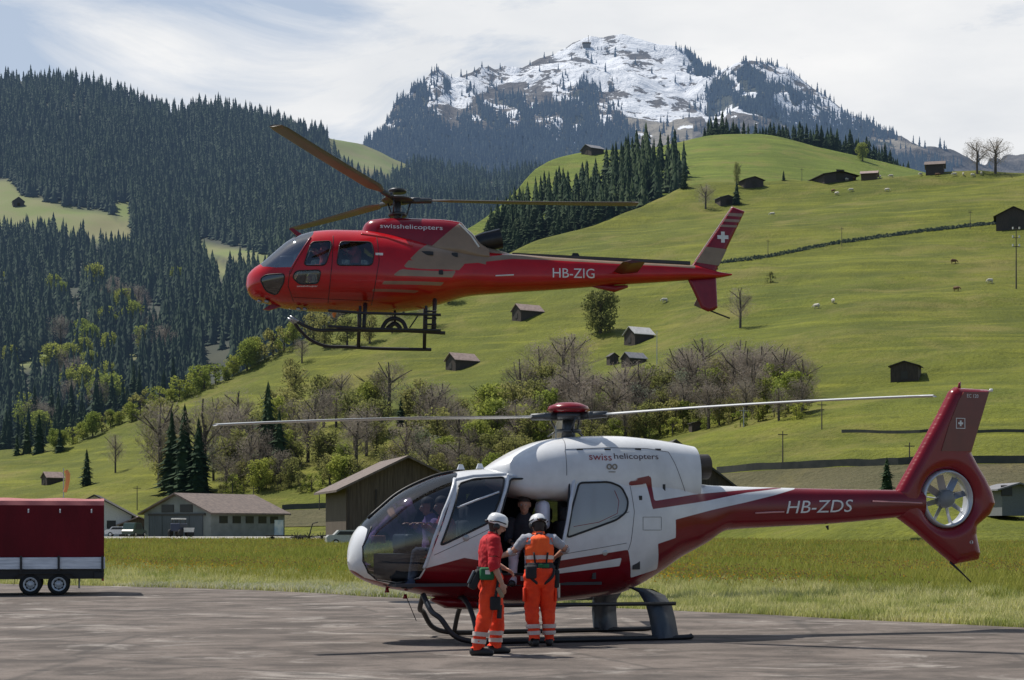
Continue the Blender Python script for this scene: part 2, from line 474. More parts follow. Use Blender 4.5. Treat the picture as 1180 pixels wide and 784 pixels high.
sheets = {}
def nz(x, y, z, s, oct_=4): return mn.fractal(Vector((x*s, y*s, z*s)), 1.0, 2.0, oct_)
def sheet(name, cols, us, nt_, mat, amp=1.5, nsc=.01, back=(1.12, 1.3), backdrop=(0., .25), p=1., extra=None, attr=None, smooth=True, kind='structure'):
    cu = [c[0] for c in cols]; YB = pchip(cu, [c[1] for c in cols], us); DB = pchip(cu, [c[2] for c in cols], us)
    YC = pchip(cu, [c[3] for c in cols], us); DC = pchip(cu, [c[4] for c in cols], us)
    rows = []; scr = []
    for i, t in enumerate(np.linspace(0, 1, nt_)):
        py = YB+(YC-YB)*t; D = DB*(DC/DB)**(t**p); z = EYE+(HY-py)/F*D
        rows.append(np.stack([(us-CX)/F*D, D, z], 1)); scr.append(np.stack([us, py], 1))
    zc = rows[-1][:, 2]
    for bk, dr in zip(back, backdrop):
        D = DC*bk; rows.append(np.stack([(us-CX)/F*D, D, zc*(1-dr)], 1)); scr.append(np.stack([us, YC+1], 1))
    V = np.array(rows); S = np.array(scr); n0, n1 = V.shape[:2]
    V = V.reshape(-1, 3); S = S.reshape(-1, 2)
    for i in range(len(V)):
        x, y, z = V[i]
        V[i, 2] += amp*nz(x, y, 0, nsc, 5)*min(1., (i//n1)/6.)
        if extra: V[i, 2] += extra(x, y, z, S[i])
    idx = np.arange(n0*n1).reshape(n0, n1)
    Fc = np.stack([idx[:-1, :-1], idx[:-1, 1:], idx[1:, 1:], idx[1:, :-1]], -1).reshape(-1, 4)
    at_ = attr(V, S) if attr else None
    o = npmesh(name, V, Fc, mat, None, smooth, at_); tag(o, kind=kind)
    bv = BVHTree.FromPolygons([tuple(v) for v in V], [tuple(int(q) for q in f) for f in Fc])
    sheets[name] = bv; return o
def hit(sh, px, py):
    for k in range(7):
        d = rdir(px, py+k*2.).normalized(); r = sheets[sh].ray_cast(Vector((0, 0, EYE)), d, 60000)
        if r[0] is not None: return r[0]
    return None
def down(sh, x, y):
    r = sheets[sh].ray_cast(Vector((x, y, 6000)), Vector((0, 0, -1)), 12000); return r[0]

US = np.linspace(-700, 1900, 420)
hill_cols = [(-700, 606, 330, 575, 520), (0, 606, 320, 527, 500), (75, 606, 318, 512, 500), (150, 606, 315, 480, 505), (230, 606, 310, 447, 510), (330, 605, 300, 397, 525),
    (420, 604, 290, 352, 545), (500, 602, 275, 322, 565), (600, 601, 255, 287, 600), (700, 600, 235, 248, 640), (760, 598, 220, 224, 670), (800, 597, 210, 212, 680), (900, 595, 190, 206, 680),
    (1000, 594, 175, 201, 670), (1180, 594, 165, 198, 650), (1900, 594, 160, 190, 620)]
hill_cols = [(u, HY+2.0/D*F, D, c_, e_) for (u, _, D, c_, e_) in hill_cols]
sheet('hill', hill_cols, US, 150, G_HILL, 4.2, .010)
up_cols = [(380, 345, 720, 338, 740), (520, 332, 700, 272, 780), (590, 322, 700, 225, 860), (620, 316, 700, 194, 930), (660, 306, 700, 179, 960), (700, 296, 700, 174, 960), (740, 286, 705, 172, 980),
    (780, 276, 720, 164, 1000), (820, 270, 730, 156, 1000), (870, 265, 730, 154, 1000), (950, 262, 730, 171, 1000), (1040, 258, 720, 192, 1000), (1120, 255, 700, 207, 950), (1400, 250, 700, 212, 900)]
sheet('upper_hill', up_cols, np.linspace(380, 1400, 160), 60, G_UP, 2., .008)

# forested mountainside
m, nt, b = newmat('forest_floor'); b.inputs['Roughness'].default_value = .9
a = N(nt, 'ShaderNodeAttribute'); a.attribute_name = 'clear'
v = coords(nt, True); c = hexmix(nt, (.014, .024, .014), (.04, .045, .022), ramp(nt, noise(nt, v, .03, 5), .4, .6))
g = hexmix(nt, (.13, .17, .03), (.17, .16, .06), ramp(nt, noise(nt, v, .012, 5, .6), .4, .65))
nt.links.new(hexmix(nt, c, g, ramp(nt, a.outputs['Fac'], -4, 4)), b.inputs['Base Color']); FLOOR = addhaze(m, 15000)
clears = [[(-60, 205), (10, 207), (25, 225), (75, 238), (125, 245), (152, 262), (150, 283), (110, 275), (60, 262), (-60, 262)],
    [(228, 272), (262, 282), (300, 292), (318, 300), (300, 312), (262, 305), (232, 290)], [(238, 298), (270, 315), (262, 325), (240, 312)],
    [(60, 408), (86, 396), (75, 418), (40, 436), (20, 440), (22, 424)], [(152, 395), (160, 415), (160, 440), (148, 420)],
    [(372, 150), (395, 158), (430, 168), (475, 180), (478, 190), (450, 192), (455, 200), (415, 196), (392, 178)], [(130, 232), (150, 235), (150, 262), (140, 262)]]
def clear_attr(V, S):
    d = np.full(len(S), -50.)
    for p in clears: d = np.maximum(d, polydist(S, p)[0])
    return {'clear': d}
def ravine(x, y, z, s):
    return (z*.03)*mn.fractal(Vector((x*.004, y*.0015, 3.)), 1, 2, 4)
mt_cols = [(-700, 575, 800, 120, 2500), (0, 575, 780, 97, 2300), (60, 572, 770, 96, 2300), (100, 565, 760, 101, 2300), (190, 540, 740, 126, 2300), (215, 530, 740, 130, 2300), (240, 520, 740, 126, 2300),
    (300, 490, 740, 136, 2300), (345, 470, 740, 150, 2300), (375, 460, 740, 156, 2400), (430, 430, 760, 170, 2500), (480, 410, 780, 190, 2500), (560, 380, 800, 200, 2400), (640, 350, 850, 196, 2300), (740, 330, 900, 200, 2200), (900, 320, 900, 230, 2000)]
sheet('forested_mountain', mt_cols, np.linspace(-700, 900, 260), 150, FLOOR, 14., .003, extra=ravine, attr=clear_attr)

# the snowy summit
m, nt, b = newmat('summit_rock_and_snow'); b.inputs['Roughness'].default_value = .8
v = coords(nt, True)
a = N(nt, 'ShaderNodeAttribute'); a.attribute_name = 'snow'; a2 = N(nt, 'ShaderNodeAttribute'); a2.attribute_name = 'wood'; a3 = N(nt, 'ShaderNodeAttribute'); a3.attribute_name = 'scree'
n1 = noise(nt, v, .006, 8, .68, .4); n2 = noise(nt, v, .022, 6, .7); n3 = noise(nt, v, .002, 6, .6)
rock = hexmix(nt, (.13, .11, .09), (.05, .048, .045), ramp(nt, n2, .35, .65))
rock = hexmix(nt, rock, (.24, .21, .16), ramp(nt, mathn(nt, 'ADD', a3.outputs['Fac'], mathn(nt, 'MULTIPLY', mathn(nt, 'SUBTRACT', n1, .5), 1.2)), .4, .6))
s = mathn(nt, 'ADD', a.outputs['Fac'], mathn(nt, 'MULTIPLY', mathn(nt, 'SUBTRACT', mathn(nt, 'ADD', mathn(nt, 'MULTIPLY', n1, .6), mathn(nt, 'MULTIPLY', n2, .4)), .5), 4.2))
c = hexmix(nt, rock, (.88, .90, .93), ramp(nt, s, .48, .53))
wd = mathn(nt, 'ADD', a2.outputs['Fac'], mathn(nt, 'ADD', .25, mathn(nt, 'MULTIPLY', mathn(nt, 'SUBTRACT', n1, .5), 2.4)))
c = hexmix(nt, c, (.022, .036, .026), ramp(nt, wd, .45, .55))
nt.links.new(c, b.inputs['Base Color'])
bn = N(nt, 'ShaderNodeBump'); bn.inputs['Strength'].default_value = 1.; bn.inputs['Distance'].default_value = 40
nt.links.new(n1, bn.inputs['Height']); nt.links.new(bn.outputs[0], b.inputs['Normal'])
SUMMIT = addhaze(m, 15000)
woodA = [(395, 215), (418, 168), (430, 148), (448, 128), (458, 112), (480, 94), (505, 82), (515, 92), (522, 100), (512, 112), (502, 126), (506, 140), (522, 146), (532, 130), (548, 118), (575, 108), (600, 112), (622, 122), (642, 120), (655, 104), (672, 95), (700, 104), (706, 124), (738, 160), (730, 175), (700, 200), (560, 230)]
woodB = [(806, 108), (820, 96), (832, 84), (846, 86), (862, 78), (880, 86), (905, 96), (930, 108), (958, 124), (1000, 142), (1040, 162), (1000, 160), (990, 172), (1100, 190), (1090, 215), (1000, 215), (900, 180), (862, 152), (900, 146), (868, 132), (838, 124), (815, 128), (800, 122)]
woodC = [(778, 56), (800, 62), (828, 80), (820, 92), (790, 84), (800, 72)]
snowP = [(498, 110), (515, 90), (545, 82), (600, 70), (650, 52), (700, 38), (725, 36), (790, 58), (815, 75), (840, 72), (860, 62), (895, 76), (940, 98), (985, 120), (1000, 134), (975, 142), (930, 140), (880, 145), (790, 128), (770, 130), (750, 125), (720, 120), (700, 108), (672, 96), (640, 110), (600, 100), (560, 104), (530, 130), (510, 118)]
screeP = [(715, 122), (750, 128), (790, 130), (800, 140), (800, 160), (775, 170), (740, 168), (725, 140)]
pasture = [(980, 138), (1030, 150), (1070, 165), (1060, 175), (1010, 160), (985, 150)]
def summ_attr(V, S):
    sn = np.clip(polydist(S, snowP)[0]/10, -1.6, .55)+.12
    sn = np.maximum(sn, np.clip(polydist(S, [(650, 150), (735, 150), (760, 180), (700, 215), (600, 215), (600, 190)])[0]/20, -1, .0))
    wa = np.full(len(S), -1.)
    for p in (woodA, woodB, woodC): wa = np.maximum(wa, np.clip(polydist(S, p)[0]/8, -1.5, .95))
    gp = np.array([mn.noise(Vector((p[0]*.045, p[1]*.06, 11))) for p in S]); wa = np.where((gp > .08) & (S[:, 1] < 150), wa-1.8, wa)
    sn = np.where((gp > .08) & (S[:, 1] < 150), np.maximum(sn, .45), sn)
    sc = np.maximum(polydist(S, screeP)[0], polydist(S, pasture)[0])
    return {'snow': sn, 'wood': wa, 'scree': np.clip(sc/10, -1, 1)+.3}
def rugged(x, y, z, s):
    k = mn.ridged_multi_fractal(Vector((x*.0016, y*.0016, 5.)), 1.0, 2.1, 5, 1.0, 2.0)-1.3
    return 55*k
sm_cols = [(300, 260, 3800, 205, 4800), (400, 255, 3800, 172, 4900), (425, 250, 3800, 152, 5000), (442, 250, 3800, 135, 5100), (455, 250, 3800, 117, 5200), (480, 250, 3800, 98, 5300), (505, 250, 3800, 86, 5400), (522, 250, 3800, 92, 5500), (545, 250, 3800, 83, 5600), (575, 250, 3800, 80, 5800), (600, 250, 3800, 71, 5900),
    (640, 250, 3800, 60, 6000), (670, 250, 3800, 47, 6100), (700, 250, 3800, 43, 6200), (718, 250, 3800, 40, 6200), (750, 250, 3800, 48, 6200), (790, 250, 3800, 62, 6100), (810, 250, 3800, 71, 6000), (828, 250, 3800, 82, 5900), (842, 250, 3800, 73, 5800), (860, 250, 3800, 67, 5800), (880, 250, 3800, 75, 5700),
    (920, 250, 3800, 95, 5600), (960, 250, 3800, 116, 5500), (1000, 250, 3800, 134, 5400), (1050, 250, 3800, 158, 5200), (1100, 250, 3800, 180, 5000), (1135, 250, 3800, 190, 5000), (1160, 250, 3800, 184, 5400), (1180, 250, 3800, 180, 5600), (1400, 250, 3800, 160, 6000)]
sheet('snowy_summit', sm_cols, np.linspace(300, 1400, 520), 220, SUMMIT, 20., .004, extra=rugged, attr=summ_attr, back=(1.1, 1.4), backdrop=(.1, .5))

# valley floor
mb = MB(); mb.add([(-9000, -60, 0), (9000, -60, 0), (9000, 12000, 0), (-9000, 12000, 0)], [(0, 1, 2, 3)])
tag(mb.build('meadow', G_MEAD), kind='structure')
# tarmac apron: edge runs from far left to near right
def edgeY(x):
    """distance of the tarmac's far edge"""
    return float(pchip([-60, -24, -11.3, -6.2, -3., -1., 3.2, 7.8, 15, 40], [60, 52, 46, 42.5, 38.5, 36.3, 31.7, 26.4, 19, 8], [x])[0])
m, nt, b = newmat('old_tarmac'); b.inputs['Roughness'].default_value = .9; b.inputs['Specular IOR Level'].default_value = .25
v = coords(nt, True)
vs = coords(nt, True, (.75, 1., 1.))
c = hexmix(nt, (.200, .165, .142), (.085, .070, .061), ramp(nt, noise(nt, vs, .9, 7, .68, .5), .40, .60))
c = hexmix(nt, c, (.40, .36, .32), mathn(nt, 'MULTIPLY', ramp(nt, noise(nt, vs, .75, 8, .66, .9), .55, .66), .75))
c = hexmix(nt, c, (.06, .052, .047), mathn(nt, 'MULTIPLY', ramp(nt, noise(nt, vs, 2.1, 7, .72, .5), .54, .68), .8))
sep = N(nt, 'ShaderNodeSeparateXYZ'); nt.links.new(v, sep.inputs[0])
vo = N(nt, 'ShaderNodeTexVoronoi', feature='DISTANCE_TO_EDGE'); vo.inputs['Scale'].default_value = .28; nt.links.new(vs, vo.inputs['Vector'])
crk = mathn(nt, 'SUBTRACT', 1., ramp(nt, mathn(nt, 'ADD', vo.outputs['Distance'], mathn(nt, 'MULTIPLY', noise(nt, v, 3., 3), .02)), .012, .024))
c = hexmix(nt, c, (.05, .045, .042), mathn(nt, 'MULTIPLY', crk, .5))
sp_ = ramp(nt, noise(nt, v, 28., 3, .8), .3, .7); c = hexmix(nt, c, (.06, .055, .05), mathn(nt, 'MULTIPLY', sp_, .45))
nt.links.new(c, b.inputs['Base Color'])
bn = N(nt, 'ShaderNodeBump'); bn.inputs['Strength'].default_value = .5; bn.inputs['Distance'].default_value = .02
nt.links.new(noise(nt, v, 30, 4, .8), bn.inputs['Height']); nt.links.new(bn.outputs[0], b.inputs['Normal'])
TARMAC = m
xs = np.arange(-60, 45, .25); vs_, fs_ = [], []
for i, x in enumerate(xs):
    e = edgeY(x)+.35*mn.noise(Vector((x*.8, 0, 0)))+.12*mn.noise(Vector((x*4, 3, 0)))
    vs_ += [(x, -60, .004), (x, e, .004)]
    if i: fs_.append((2*i-2, 2*i, 2*i+1, 2*i-1))
tag(MB().add(vs_, fs_).build('tarmac_apron', TARMAC), kind='structure')
# lane in front of the hangar
ROAD = M('pale_lane', (.42, .40, .36), .9, col2=(.32, .30, .27), scale=.5, world=True)
pl = []; pf = []
lane = [(-110, 236), (-75, 238), (-52, 238), (-38, 240), (-27, 236), (-20, 222), (-12, 200), (-9, 180)]
lp = catmull([Vector((a_, b_, .45)) for a_, b_ in lane], 6)
for i, p in enumerate(lp):
    t = (lp[min(i+1, len(lp)-1)]-lp[max(i-1, 0)]).normalized(); nn_ = Vector((-t.y, t.x, 0))
    hw_ = 5 if p.y < 225 else 10; up_ = Vector((0, 0, .46)); pl += [p-nn_*(hw_+1)-up_, p-nn_*hw_, p+nn_*hw_, p+nn_*(hw_+1)-up_]
    if i: pf += [(4*i-4+j, 4*i-3+j, 4*i+1+j, 4*i+j) for j in range(3)]
tag(MB().add(pl, pf).build('lane', ROAD), kind='structure')
tick('sheets')
# ---------------------------------------------------------------- vegetation
def foliage(name, c1, c2, dark, L=None, trans=.0, hazy=True):
    m, nt, b = newmat(name); b.inputs['Roughness'].default_value = .8; b.inputs['Specular IOR Level'].default_value = .12
    a = N(nt, 'ShaderNodeAttribute'); a.attribute_name = 'tint'
    oi = N(nt, 'ShaderNodeObjectInfo')
    f = mathn(nt, 'FRACT', mathn(nt, 'ADD', a.outputs['Fac'], oi.outputs['Random']))
    v = coords(nt, False); k = ramp(nt, noise(nt, v, .9, 3, .6), .3, .7)
    c = hexmix(nt, c1, c2, f); c = hexmix(nt, c, dark, mathn(nt, 'MULTIPLY', k, .75))
    nt.links.new(c, b.inputs['Base Color'])
    if trans:
        tl = N(nt, 'ShaderNodeBsdfTranslucent'); nt.links.new(c, tl.inputs[0])
        mx = N(nt, 'ShaderNodeMixShader'); mx.inputs[0].default_value = trans
        nt.links.new(b.outputs[0], mx.inputs[1]); nt.links.new(tl.outputs[0], mx.inputs[2]); nt.links.new(mx.outputs[0], nt.nodes['Material Output'].inputs[0])
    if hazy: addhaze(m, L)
    return m
NEEDLE = foliage('spruce_needles', (.014, .034, .017), (.050, .080, .034), (.008, .018, .010), 9500)
NEEDLE_DARK = foliage('near_spruce_needles', (.022, .048, .018), (.055, .085, .030), (.012, .026, .012), 16000)
NEEDLE_FAR = foliage('far_spruce_needles', (.014, .028, .017), (.022, .036, .022), (.010, .018, .012), 9500)
LEAF = foliage('spring_leaves', (.42, .43, .09), (.26, .31, .06), (.12, .17, .035), 16000, .55)
LEAF2 = foliage('olive_leaves', (.40, .37, .13), (.25, .26, .08), (.10, .12, .04), 16000, .55)
BLOSSOM = foliage('blossom', (.42, .42, .33), (.28, .32, .16), (.10, .13, .05), 4800, .3)
TWIG = foliage('bare_twigs', (.44, .37, .31), (.33, .29, .23), (.19, .16, .13), 16000, .45)
BARK = M('bark', (.06, .05, .04), .9, col2=(.10, .085, .065), scale=3, haze=True)

def conifer_arr(rs, tiers, per, rad=.2, h0=.06, droop=.05):
    """unit-height spruce: tiers of ragged branch fans; returns verts, tri faces"""
    V, Fx = [], []
    for i in range(tiers):
        t = i/(tiers-1); z = h0+(1-h0)*t*.97
        R = rad*(1-t)**.85*(.75+.5*rs.random())+.006
        a0 = rs.random()*6.28
        for j in range(per):
            if rs.random() < .08: continue
            a = a0+2*PI*j/per+rs.uniform(-.25, .25); w = 2*PI/per*.62; r = R*rs.uniform(.6, 1.2)
            o = len(V); zt = z+(1-h0)/tiers*1.5
            V.append((0, 0, min(zt, 1.)))
            V.append((math.cos(a-w)*r*.7, math.sin(a-w)*r*.7, z-droop*.3))
            V.append((math.cos(a)*r*1.1, math.sin(a)*r*1.1, z-droop*rs.uniform(.5, 1.3)))
            V.append((math.cos(a+w)*r*.7, math.sin(a+w)*r*.7, z-droop*.3))
            Fx += [(o, o+1, o+2), (o, o+2, o+3)]
    o = len(V); V.append((0, 0, 1.))
    for j in range(6): a = 2*PI*j/6; V.append((math.cos(a)*rad*.62, math.sin(a)*rad*.62, h0))
    Fx += [(o, o+1+j, o+1+(j+1) % 6) for j in range(6)]
    return np.array(V), np.array(Fx)
def wood_mesh(name, tmpl, pts, hs, mat):
    vv, ff, tt = [], [], []; o = 0
    for p, h in zip(pts, hs):
        V, Fx = tmpl[rng.integers(len(tmpl))]; a = rng.random()*6.28; c, s_ = math.cos(a), math.sin(a); wd = rng.uniform(.8, 1.2)
        q = np.stack([(V[:, 0]*c-V[:, 1]*s_)*h*wd+p[0], (V[:, 0]*s_+V[:, 1]*c)*h*wd+p[1], V[:, 2]*h+p[2]], 1)
        vv.append(q); ff.append(Fx+o); tt.append(np.full(len(V), min(.99, max(0., .45+.55*mn.noise(Vector((p[0]*.008, p[1]*.004, 3.)))+.75*(rng.random()-.5))))); o += len(V)
    return npmesh(name, np.concatenate(vv), np.concatenate(ff), mat, None, False, {'tint': np.concatenate(tt)})
rs = random.Random(3)
con_far = [conifer_arr(rs, 5, 5, .18) for _ in range(4)]
con_mid = [conifer_arr(rs, 9, 6, .20) for _ in range(6)]
con_near = [conifer_arr(rs, 24, 10, .17, .05, .035) for _ in range(6)]

def screen_scatter(sh, region, tree_h, kx=.42, ky=.26, y0=60, y1=600, x0=-60, x1=1240, jit=.5):
    """spread trees over a slope so that they stand evenly dense; region(px,py)->0..1"""
    out = []; py = y0
    while py < y1:
        step = 3.; px = x0
        hmin = 1e9
        while px < x1:
            q = px+rng.uniform(-jit, jit)*5; r = py+rng.uniform(-jit, jit)*4
            k = region(q, r)
            dx = 6.
            if k > 0:
                p = hit(sh, q, r)
                if p is not None:
                    h = tree_h(q, r)*rng.uniform(.55, 1.3); hp = h*F/p.y; dx = max(2.5, kx*hp)
                    hmin = min(hmin, hp)
                    if rng.random() < k: out.append((p, h))
            px += dx*rng.uniform(.8, 1.2)
        py += ky*hmin if hmin < 1e9 else 4.
    return out
# 1 forested mountainside
crestx = np.array([c[0] for c in mt_cols]); cresty = np.array([c[3] for c in mt_cols])
def regF(px, py):
    cy = float(np.interp(px, crestx, cresty))
    if py < cy-1 or px > 800: return 0
    if py > np.interp(px, [c[0] for c in hill_cols], [c[3] for c in hill_cols])+16: return 0
    for p in clears:
        if inside((px, py), p) or inside((px, py-13), p): return .0
    g = mn.fractal(Vector((px*.018, py*.012, 1.)), 1, 2, 3)
    if 90 < px < 330 and 300 < py < 480 and g > .38: return .15
    return .96 if g < .5 else .5
tr = screen_scatter('forested_mountain', regF, lambda x, y: 21. if y < 300 else 23., .27, .17, 84, 560)
tr.sort(key=lambda t: t[0].y)
near_f = [t for t in tr if t[0].y < 1300][:90]; ids = {id(t) for t in near_f}
rest = [t for t in tr if id(t) not in ids]
print('forest', len(tr))
tag(wood_mesh('spruce_forest', con_mid, [t[0]-Vector((0, 0, 1)) for t in rest], [t[1] for t in rest], NEEDLE), 'dark blue-green spruce forest covering the mountainside on the left', 'forest', kind='stuff')
# 2 woods on the snowy summit
def regS(px, py):
    for p in (woodA, woodB, woodC):
        if inside((px, py), p): return .92 if mn.noise(Vector((px*.045, py*.06, 11))) < .08 or py > 150 else .16
    if inside((px, py), [(500, 90), (560, 84), (700, 90), (740, 150), (990, 145), (1110, 190), (1000, 200), (560, 200)]) and mn.noise(Vector((px*.05, py*.07, 2))) > .22: return .2
    if 800 < px < 1120 and py < 192 and mn.noise(Vector((px*.04, py*.07, 7))) > .2: return .2
    return .012
tr2 = screen_scatter('snowy_summit', regS, lambda x, y: 26. if y > 95 else 24., 0.31, .25, 56, 225, 380, 1180)
print('summit', len(tr2))
tag(wood_mesh('summit_wood', con_far, [t[0]-Vector((0, 0, 2)) for t in tr2], [t[1]*rng.uniform(.6, 1.25) for t in tr2], NEEDLE_FAR), 'hazy dark conifers climbing the slopes of the snowy mountain', 'forest', kind='stuff')

tick('forest')
# individual conifers
def conifer_proto(k):
    V, Fx = con_near[k]; me = bpy.data.meshes.new('crown'); me.from_pydata([tuple(q) for q in V], [], [tuple(int(i) for i in f) for f in Fx]); me.materials.append(NEEDLE_DARK)
    mt = bpy.data.meshes.new('trunk'); t = MB().tube([(0, 0, -.03), (0, 0, .3), (0, 0, .93)], [.018, .013, .003], 6); mt.from_pydata(t.v, [], t.f); mt.materials.append(BARK)
    return me, mt
cprot = [conifer_proto(k) for k in range(6)]
def conifer(p, h, label, group=None, k=None, name='conifer_tree', wide=1.):
    k = rng.integers(6) if k is None else k
    t = thing(name, label, 'tree', p, rng.random()*6.28, group); t.scale = (h*wide, h*wide, h)
    for nm, me in zip(('crown', 'trunk'), cprot[k]):
        o = bpy.data.objects.new(nm, me); COL.objects.link(o); o.parent = t
    return t
for p, h in near_f: conifer(p-Vector((0, 0, .5)), h, 'tall dark spruce in the forest on the lower left mountainside', 'spruces at the foot of the left mountain')
# 3 conifer wood between the hills
regMid = [(560, 272), (600, 240), (640, 224), (684, 214), (712, 196), (745, 184), (772, 186), (790, 204), (790, 216), (765, 234), (700, 268), (610, 310), (560, 325)]
mid = screen_scatter('upper_hill', lambda x, y: .8 if inside((x, y), regMid) else 0, lambda x, y: 12+4.5*(x > 705), .30, .20, 180, 330, 540, 800)
print('mid', len(mid))
mid.sort(key=lambda t: t[0].y)
for p, h in mid[:95]: conifer(p-Vector((0, 0, .5)), h, 'dark spruce in the wedge of wood below the upper green knoll', 'spruces of the wood between the two green hills', wide=1.9)
if mid[95:]: tag(wood_mesh('spruce_wood', con_mid, [t[0]-Vector((0, 0, .6)) for t in mid[95:]], [t[1]*1.1 for t in mid[95:]], NEEDLE_DARK), 'rear rows of the spruce wood between the two green hills', 'forest', kind='stuff')
# 4 spruces along the ridge behind the upper hill
nr = 0; back_rows = []
for row in range(6):
    x = 812.
    while x < 1052:
        cy = float(pchip([c[0] for c in up_cols], [c[3] for c in up_cols], [x])[0]); Y = 1030+row*18+rng.uniform(-8, 8)
        q = down('upper_hill', (x-CX)/F*Y, Y)
        if q is not None:
            hp = float(np.interp(x, [812, 830, 860, 900, 960, 1010, 1050], [34, 38, 24, 30, 38, 34, 22])); gap = False
            if row > 1: back_rows.append((q-Vector((0, 0, 1)), (hp+9)*q.y/F*rng.uniform(.8, 1.25)))
            else: conifer(q-Vector((0, 0, 1)), hp*q.y/F*rng.uniform(.75, 1.2), 'dark spruce on the skyline of the upper green hill', 'spruces on the ridge behind the upper hill', wide=1.3); nr += 1
        x += rng.uniform(3, 5) if row > 1 else rng.uniform(5, 8)
print('ridge', nr)
tag(wood_mesh('ridge_wood', con_mid, [t[0] for t in back_rows], [t[1] for t in back_rows], NEEDLE_DARK), 'rear rows of spruces on the ridge behind the upper hill', 'forest', kind='stuff')

# deciduous trees
def leafy_arr(rs, nblob, per, sz, hgt=1., trunk=.18, wide=.5, thin=.8):
    """unit-height crown of leaf tufts in uneven lumps"""
    V, Fx = [], []
    blobs = []
    for _ in range(nblob):
        a = rs.random()*6.28; zc = rs.uniform(trunk+.12, .86); rr = wide*.62*math.sin(PI*min(.95, max(.1, (zc-trunk)/(1.02-trunk))))**.6*rs.uniform(.2, 1.)
        blobs.append((math.cos(a)*rr, math.sin(a)*rr, zc, rs.uniform(.09, .17)))
    for bx, by, bz, br in blobs:
        for _ in range(per):
            d = Vector((rs.gauss(0, 1), rs.gauss(0, 1), rs.gauss(0, 1))).normalized()*br*rs.uniform(.55, 1.05)
            p = Vector((bx, by, bz))+d
            u = Vector((rs.gauss(0, 1), rs.gauss(0, 1), rs.gauss(0, 1))).normalized(); n = (d.normalized()*.8+u*.7).normalized()
            t = n.cross(Vector((rs.gauss(0, 1), rs.gauss(0, 1), rs.gauss(0, 1)))).normalized(); bt = n.cross(t); s_ = sz*rs.uniform(.6, 1.3)
            o = len(V); V += [p+t*s_, p+bt*s_*thin, p-t*s_, p-bt*s_*thin]; Fx.append((o, o+1, o+2, o+3))
    return V, Fx
def branches(rs, levels=4, spread=.55, n0=5, up=.35, r0=.022, start=.22, reach=.34):
    mb = MB()
    def grow(p, d, L, r, lv):
        q = p+d*L; m_ = p+d*L*.5+Vector((rs.uniform(-1, 1), rs.uniform(-1, 1), 0))*L*.06
        mb.tube([p, m_, q], [r, r*.8, r*.55], 3 if lv > 1 else 5, False)
        if lv >= levels: return
        for i in range(3 if lv < levels-1 else 4):
            a = rs.random()*6.28; e = Vector((math.cos(a), math.sin(a), 0))
            nd = (d+e*spread*rs.uniform(.6, 1.3)+Vector((0, 0, up*.4))).normalized()
            grow(p+d*L*rs.uniform(.55, 1.), nd, L*rs.uniform(.55, .78), r*.55, lv+1)
    mb.tube([(0, 0, -.02), (.004, 0, start), (0, .004, start+.2)], [r0*1.2, r0, r0*.8], 6, False)
    for i in range(n0):
        a = 6.28*i/n0+rs.uniform(-.4, .4); el = rs.uniform(.5, 1.2)
        d = Vector((math.cos(a)*math.cos(el), math.sin(a)*math.cos(el), math.sin(el)))
        grow(Vector((0, 0, start+.2*rs.random())), d, reach*rs.uniform(.6, .9), r0*.42, 1)
    grow(Vector((0, 0, start+.16)), Vector((.08, .05, 1)).normalized(), reach*.62, r0*.6, 1)
    return mb
def mkmesh(name, V, Fx, mat):
    me = bpy.data.meshes.new(name); me.from_pydata([tuple(p) for p in V], [], Fx); me.materials.append(mat); return me
def fitunit(mb, w=None):
    z = max(p[2] for p in mb.v)*1.12; mb.v = [(p[0]/z, p[1]/z, p[2]/z) for p in mb.v]; return mb
rs = random.Random(11)
leafyP, bareP, blossP, oliveP, bushP = [], [], [], [], []; V, Fx = leafy_arr(random.Random(5), 60, 60, .028, trunk=-.02, wide=.62)
specP = [(mkmesh('crown', V, Fx, LEAF2), mkmesh('trunk', *(lambda b: (b.v, b.f))(fitunit(branches(random.Random(2), 2, .5, 5, .3, .02, .12, .3))), BARK))]
for k in range(4):
    b_ = fitunit(branches(rs, 2, .5, 5, .3, .02, .16, .3)); tk = mkmesh('trunk', b_.v, b_.f, BARK)
    V, Fx = leafy_arr(rs, 50, 46, .026, trunk=.04); leafyP.append((mkmesh('crown', V, Fx, LEAF), tk))
    V, Fx = leafy_arr(rs, 38, 34, .024, wide=.44, trunk=.05); oliveP.append((mkmesh('crown', V, Fx, LEAF2), tk))
    V, Fx = leafy_arr(rs, 24, 26, .02, wide=.5); blossP.append((mkmesh('crown', V, Fx, BLOSSOM), tk))
    V, Fx = leafy_arr(rs, 16, 44, .035, trunk=-.08, wide=1.0); bushP.append((mkmesh('crown', V, Fx, LEAF2 if k % 2 else LEAF), tk))
for k in range(5):
    g_ = fitunit(branches(rs, 5, .62+.06*k, 8, .35, .012, .14, .30)); b_ = fitunit(branches(rs, 1, .5, 5, .3, .016, .16, .3))
    V, Fx = leafy_arr(rs, 46, 46, .022, wide=.52, thin=.13); g_.add(V, Fx)
    bareP.append((mkmesh('crown', g_.v, g_.f, TWIG), mkmesh('trunk', b_.v, b_.f, BARK)))
def broadleaf(P, p, h, label, group=None, wide=1., name='deciduous_tree', k=None, cat='tree'):
    k = rng.integers(len(P)) if k is None else k
    t = thing(name, label, cat, p, rng.random()*6.28, group); t.scale = (h*wide, h*wide, h)
    for nm, me in zip(('crown', 'trunk'), P[k]):
        o = bpy.data.objects.new(nm, me); COL.objects.link(o); o.parent = t
    return t
def on_hill(px, py): return hit('hill', px, py) or at(px, py, 300)
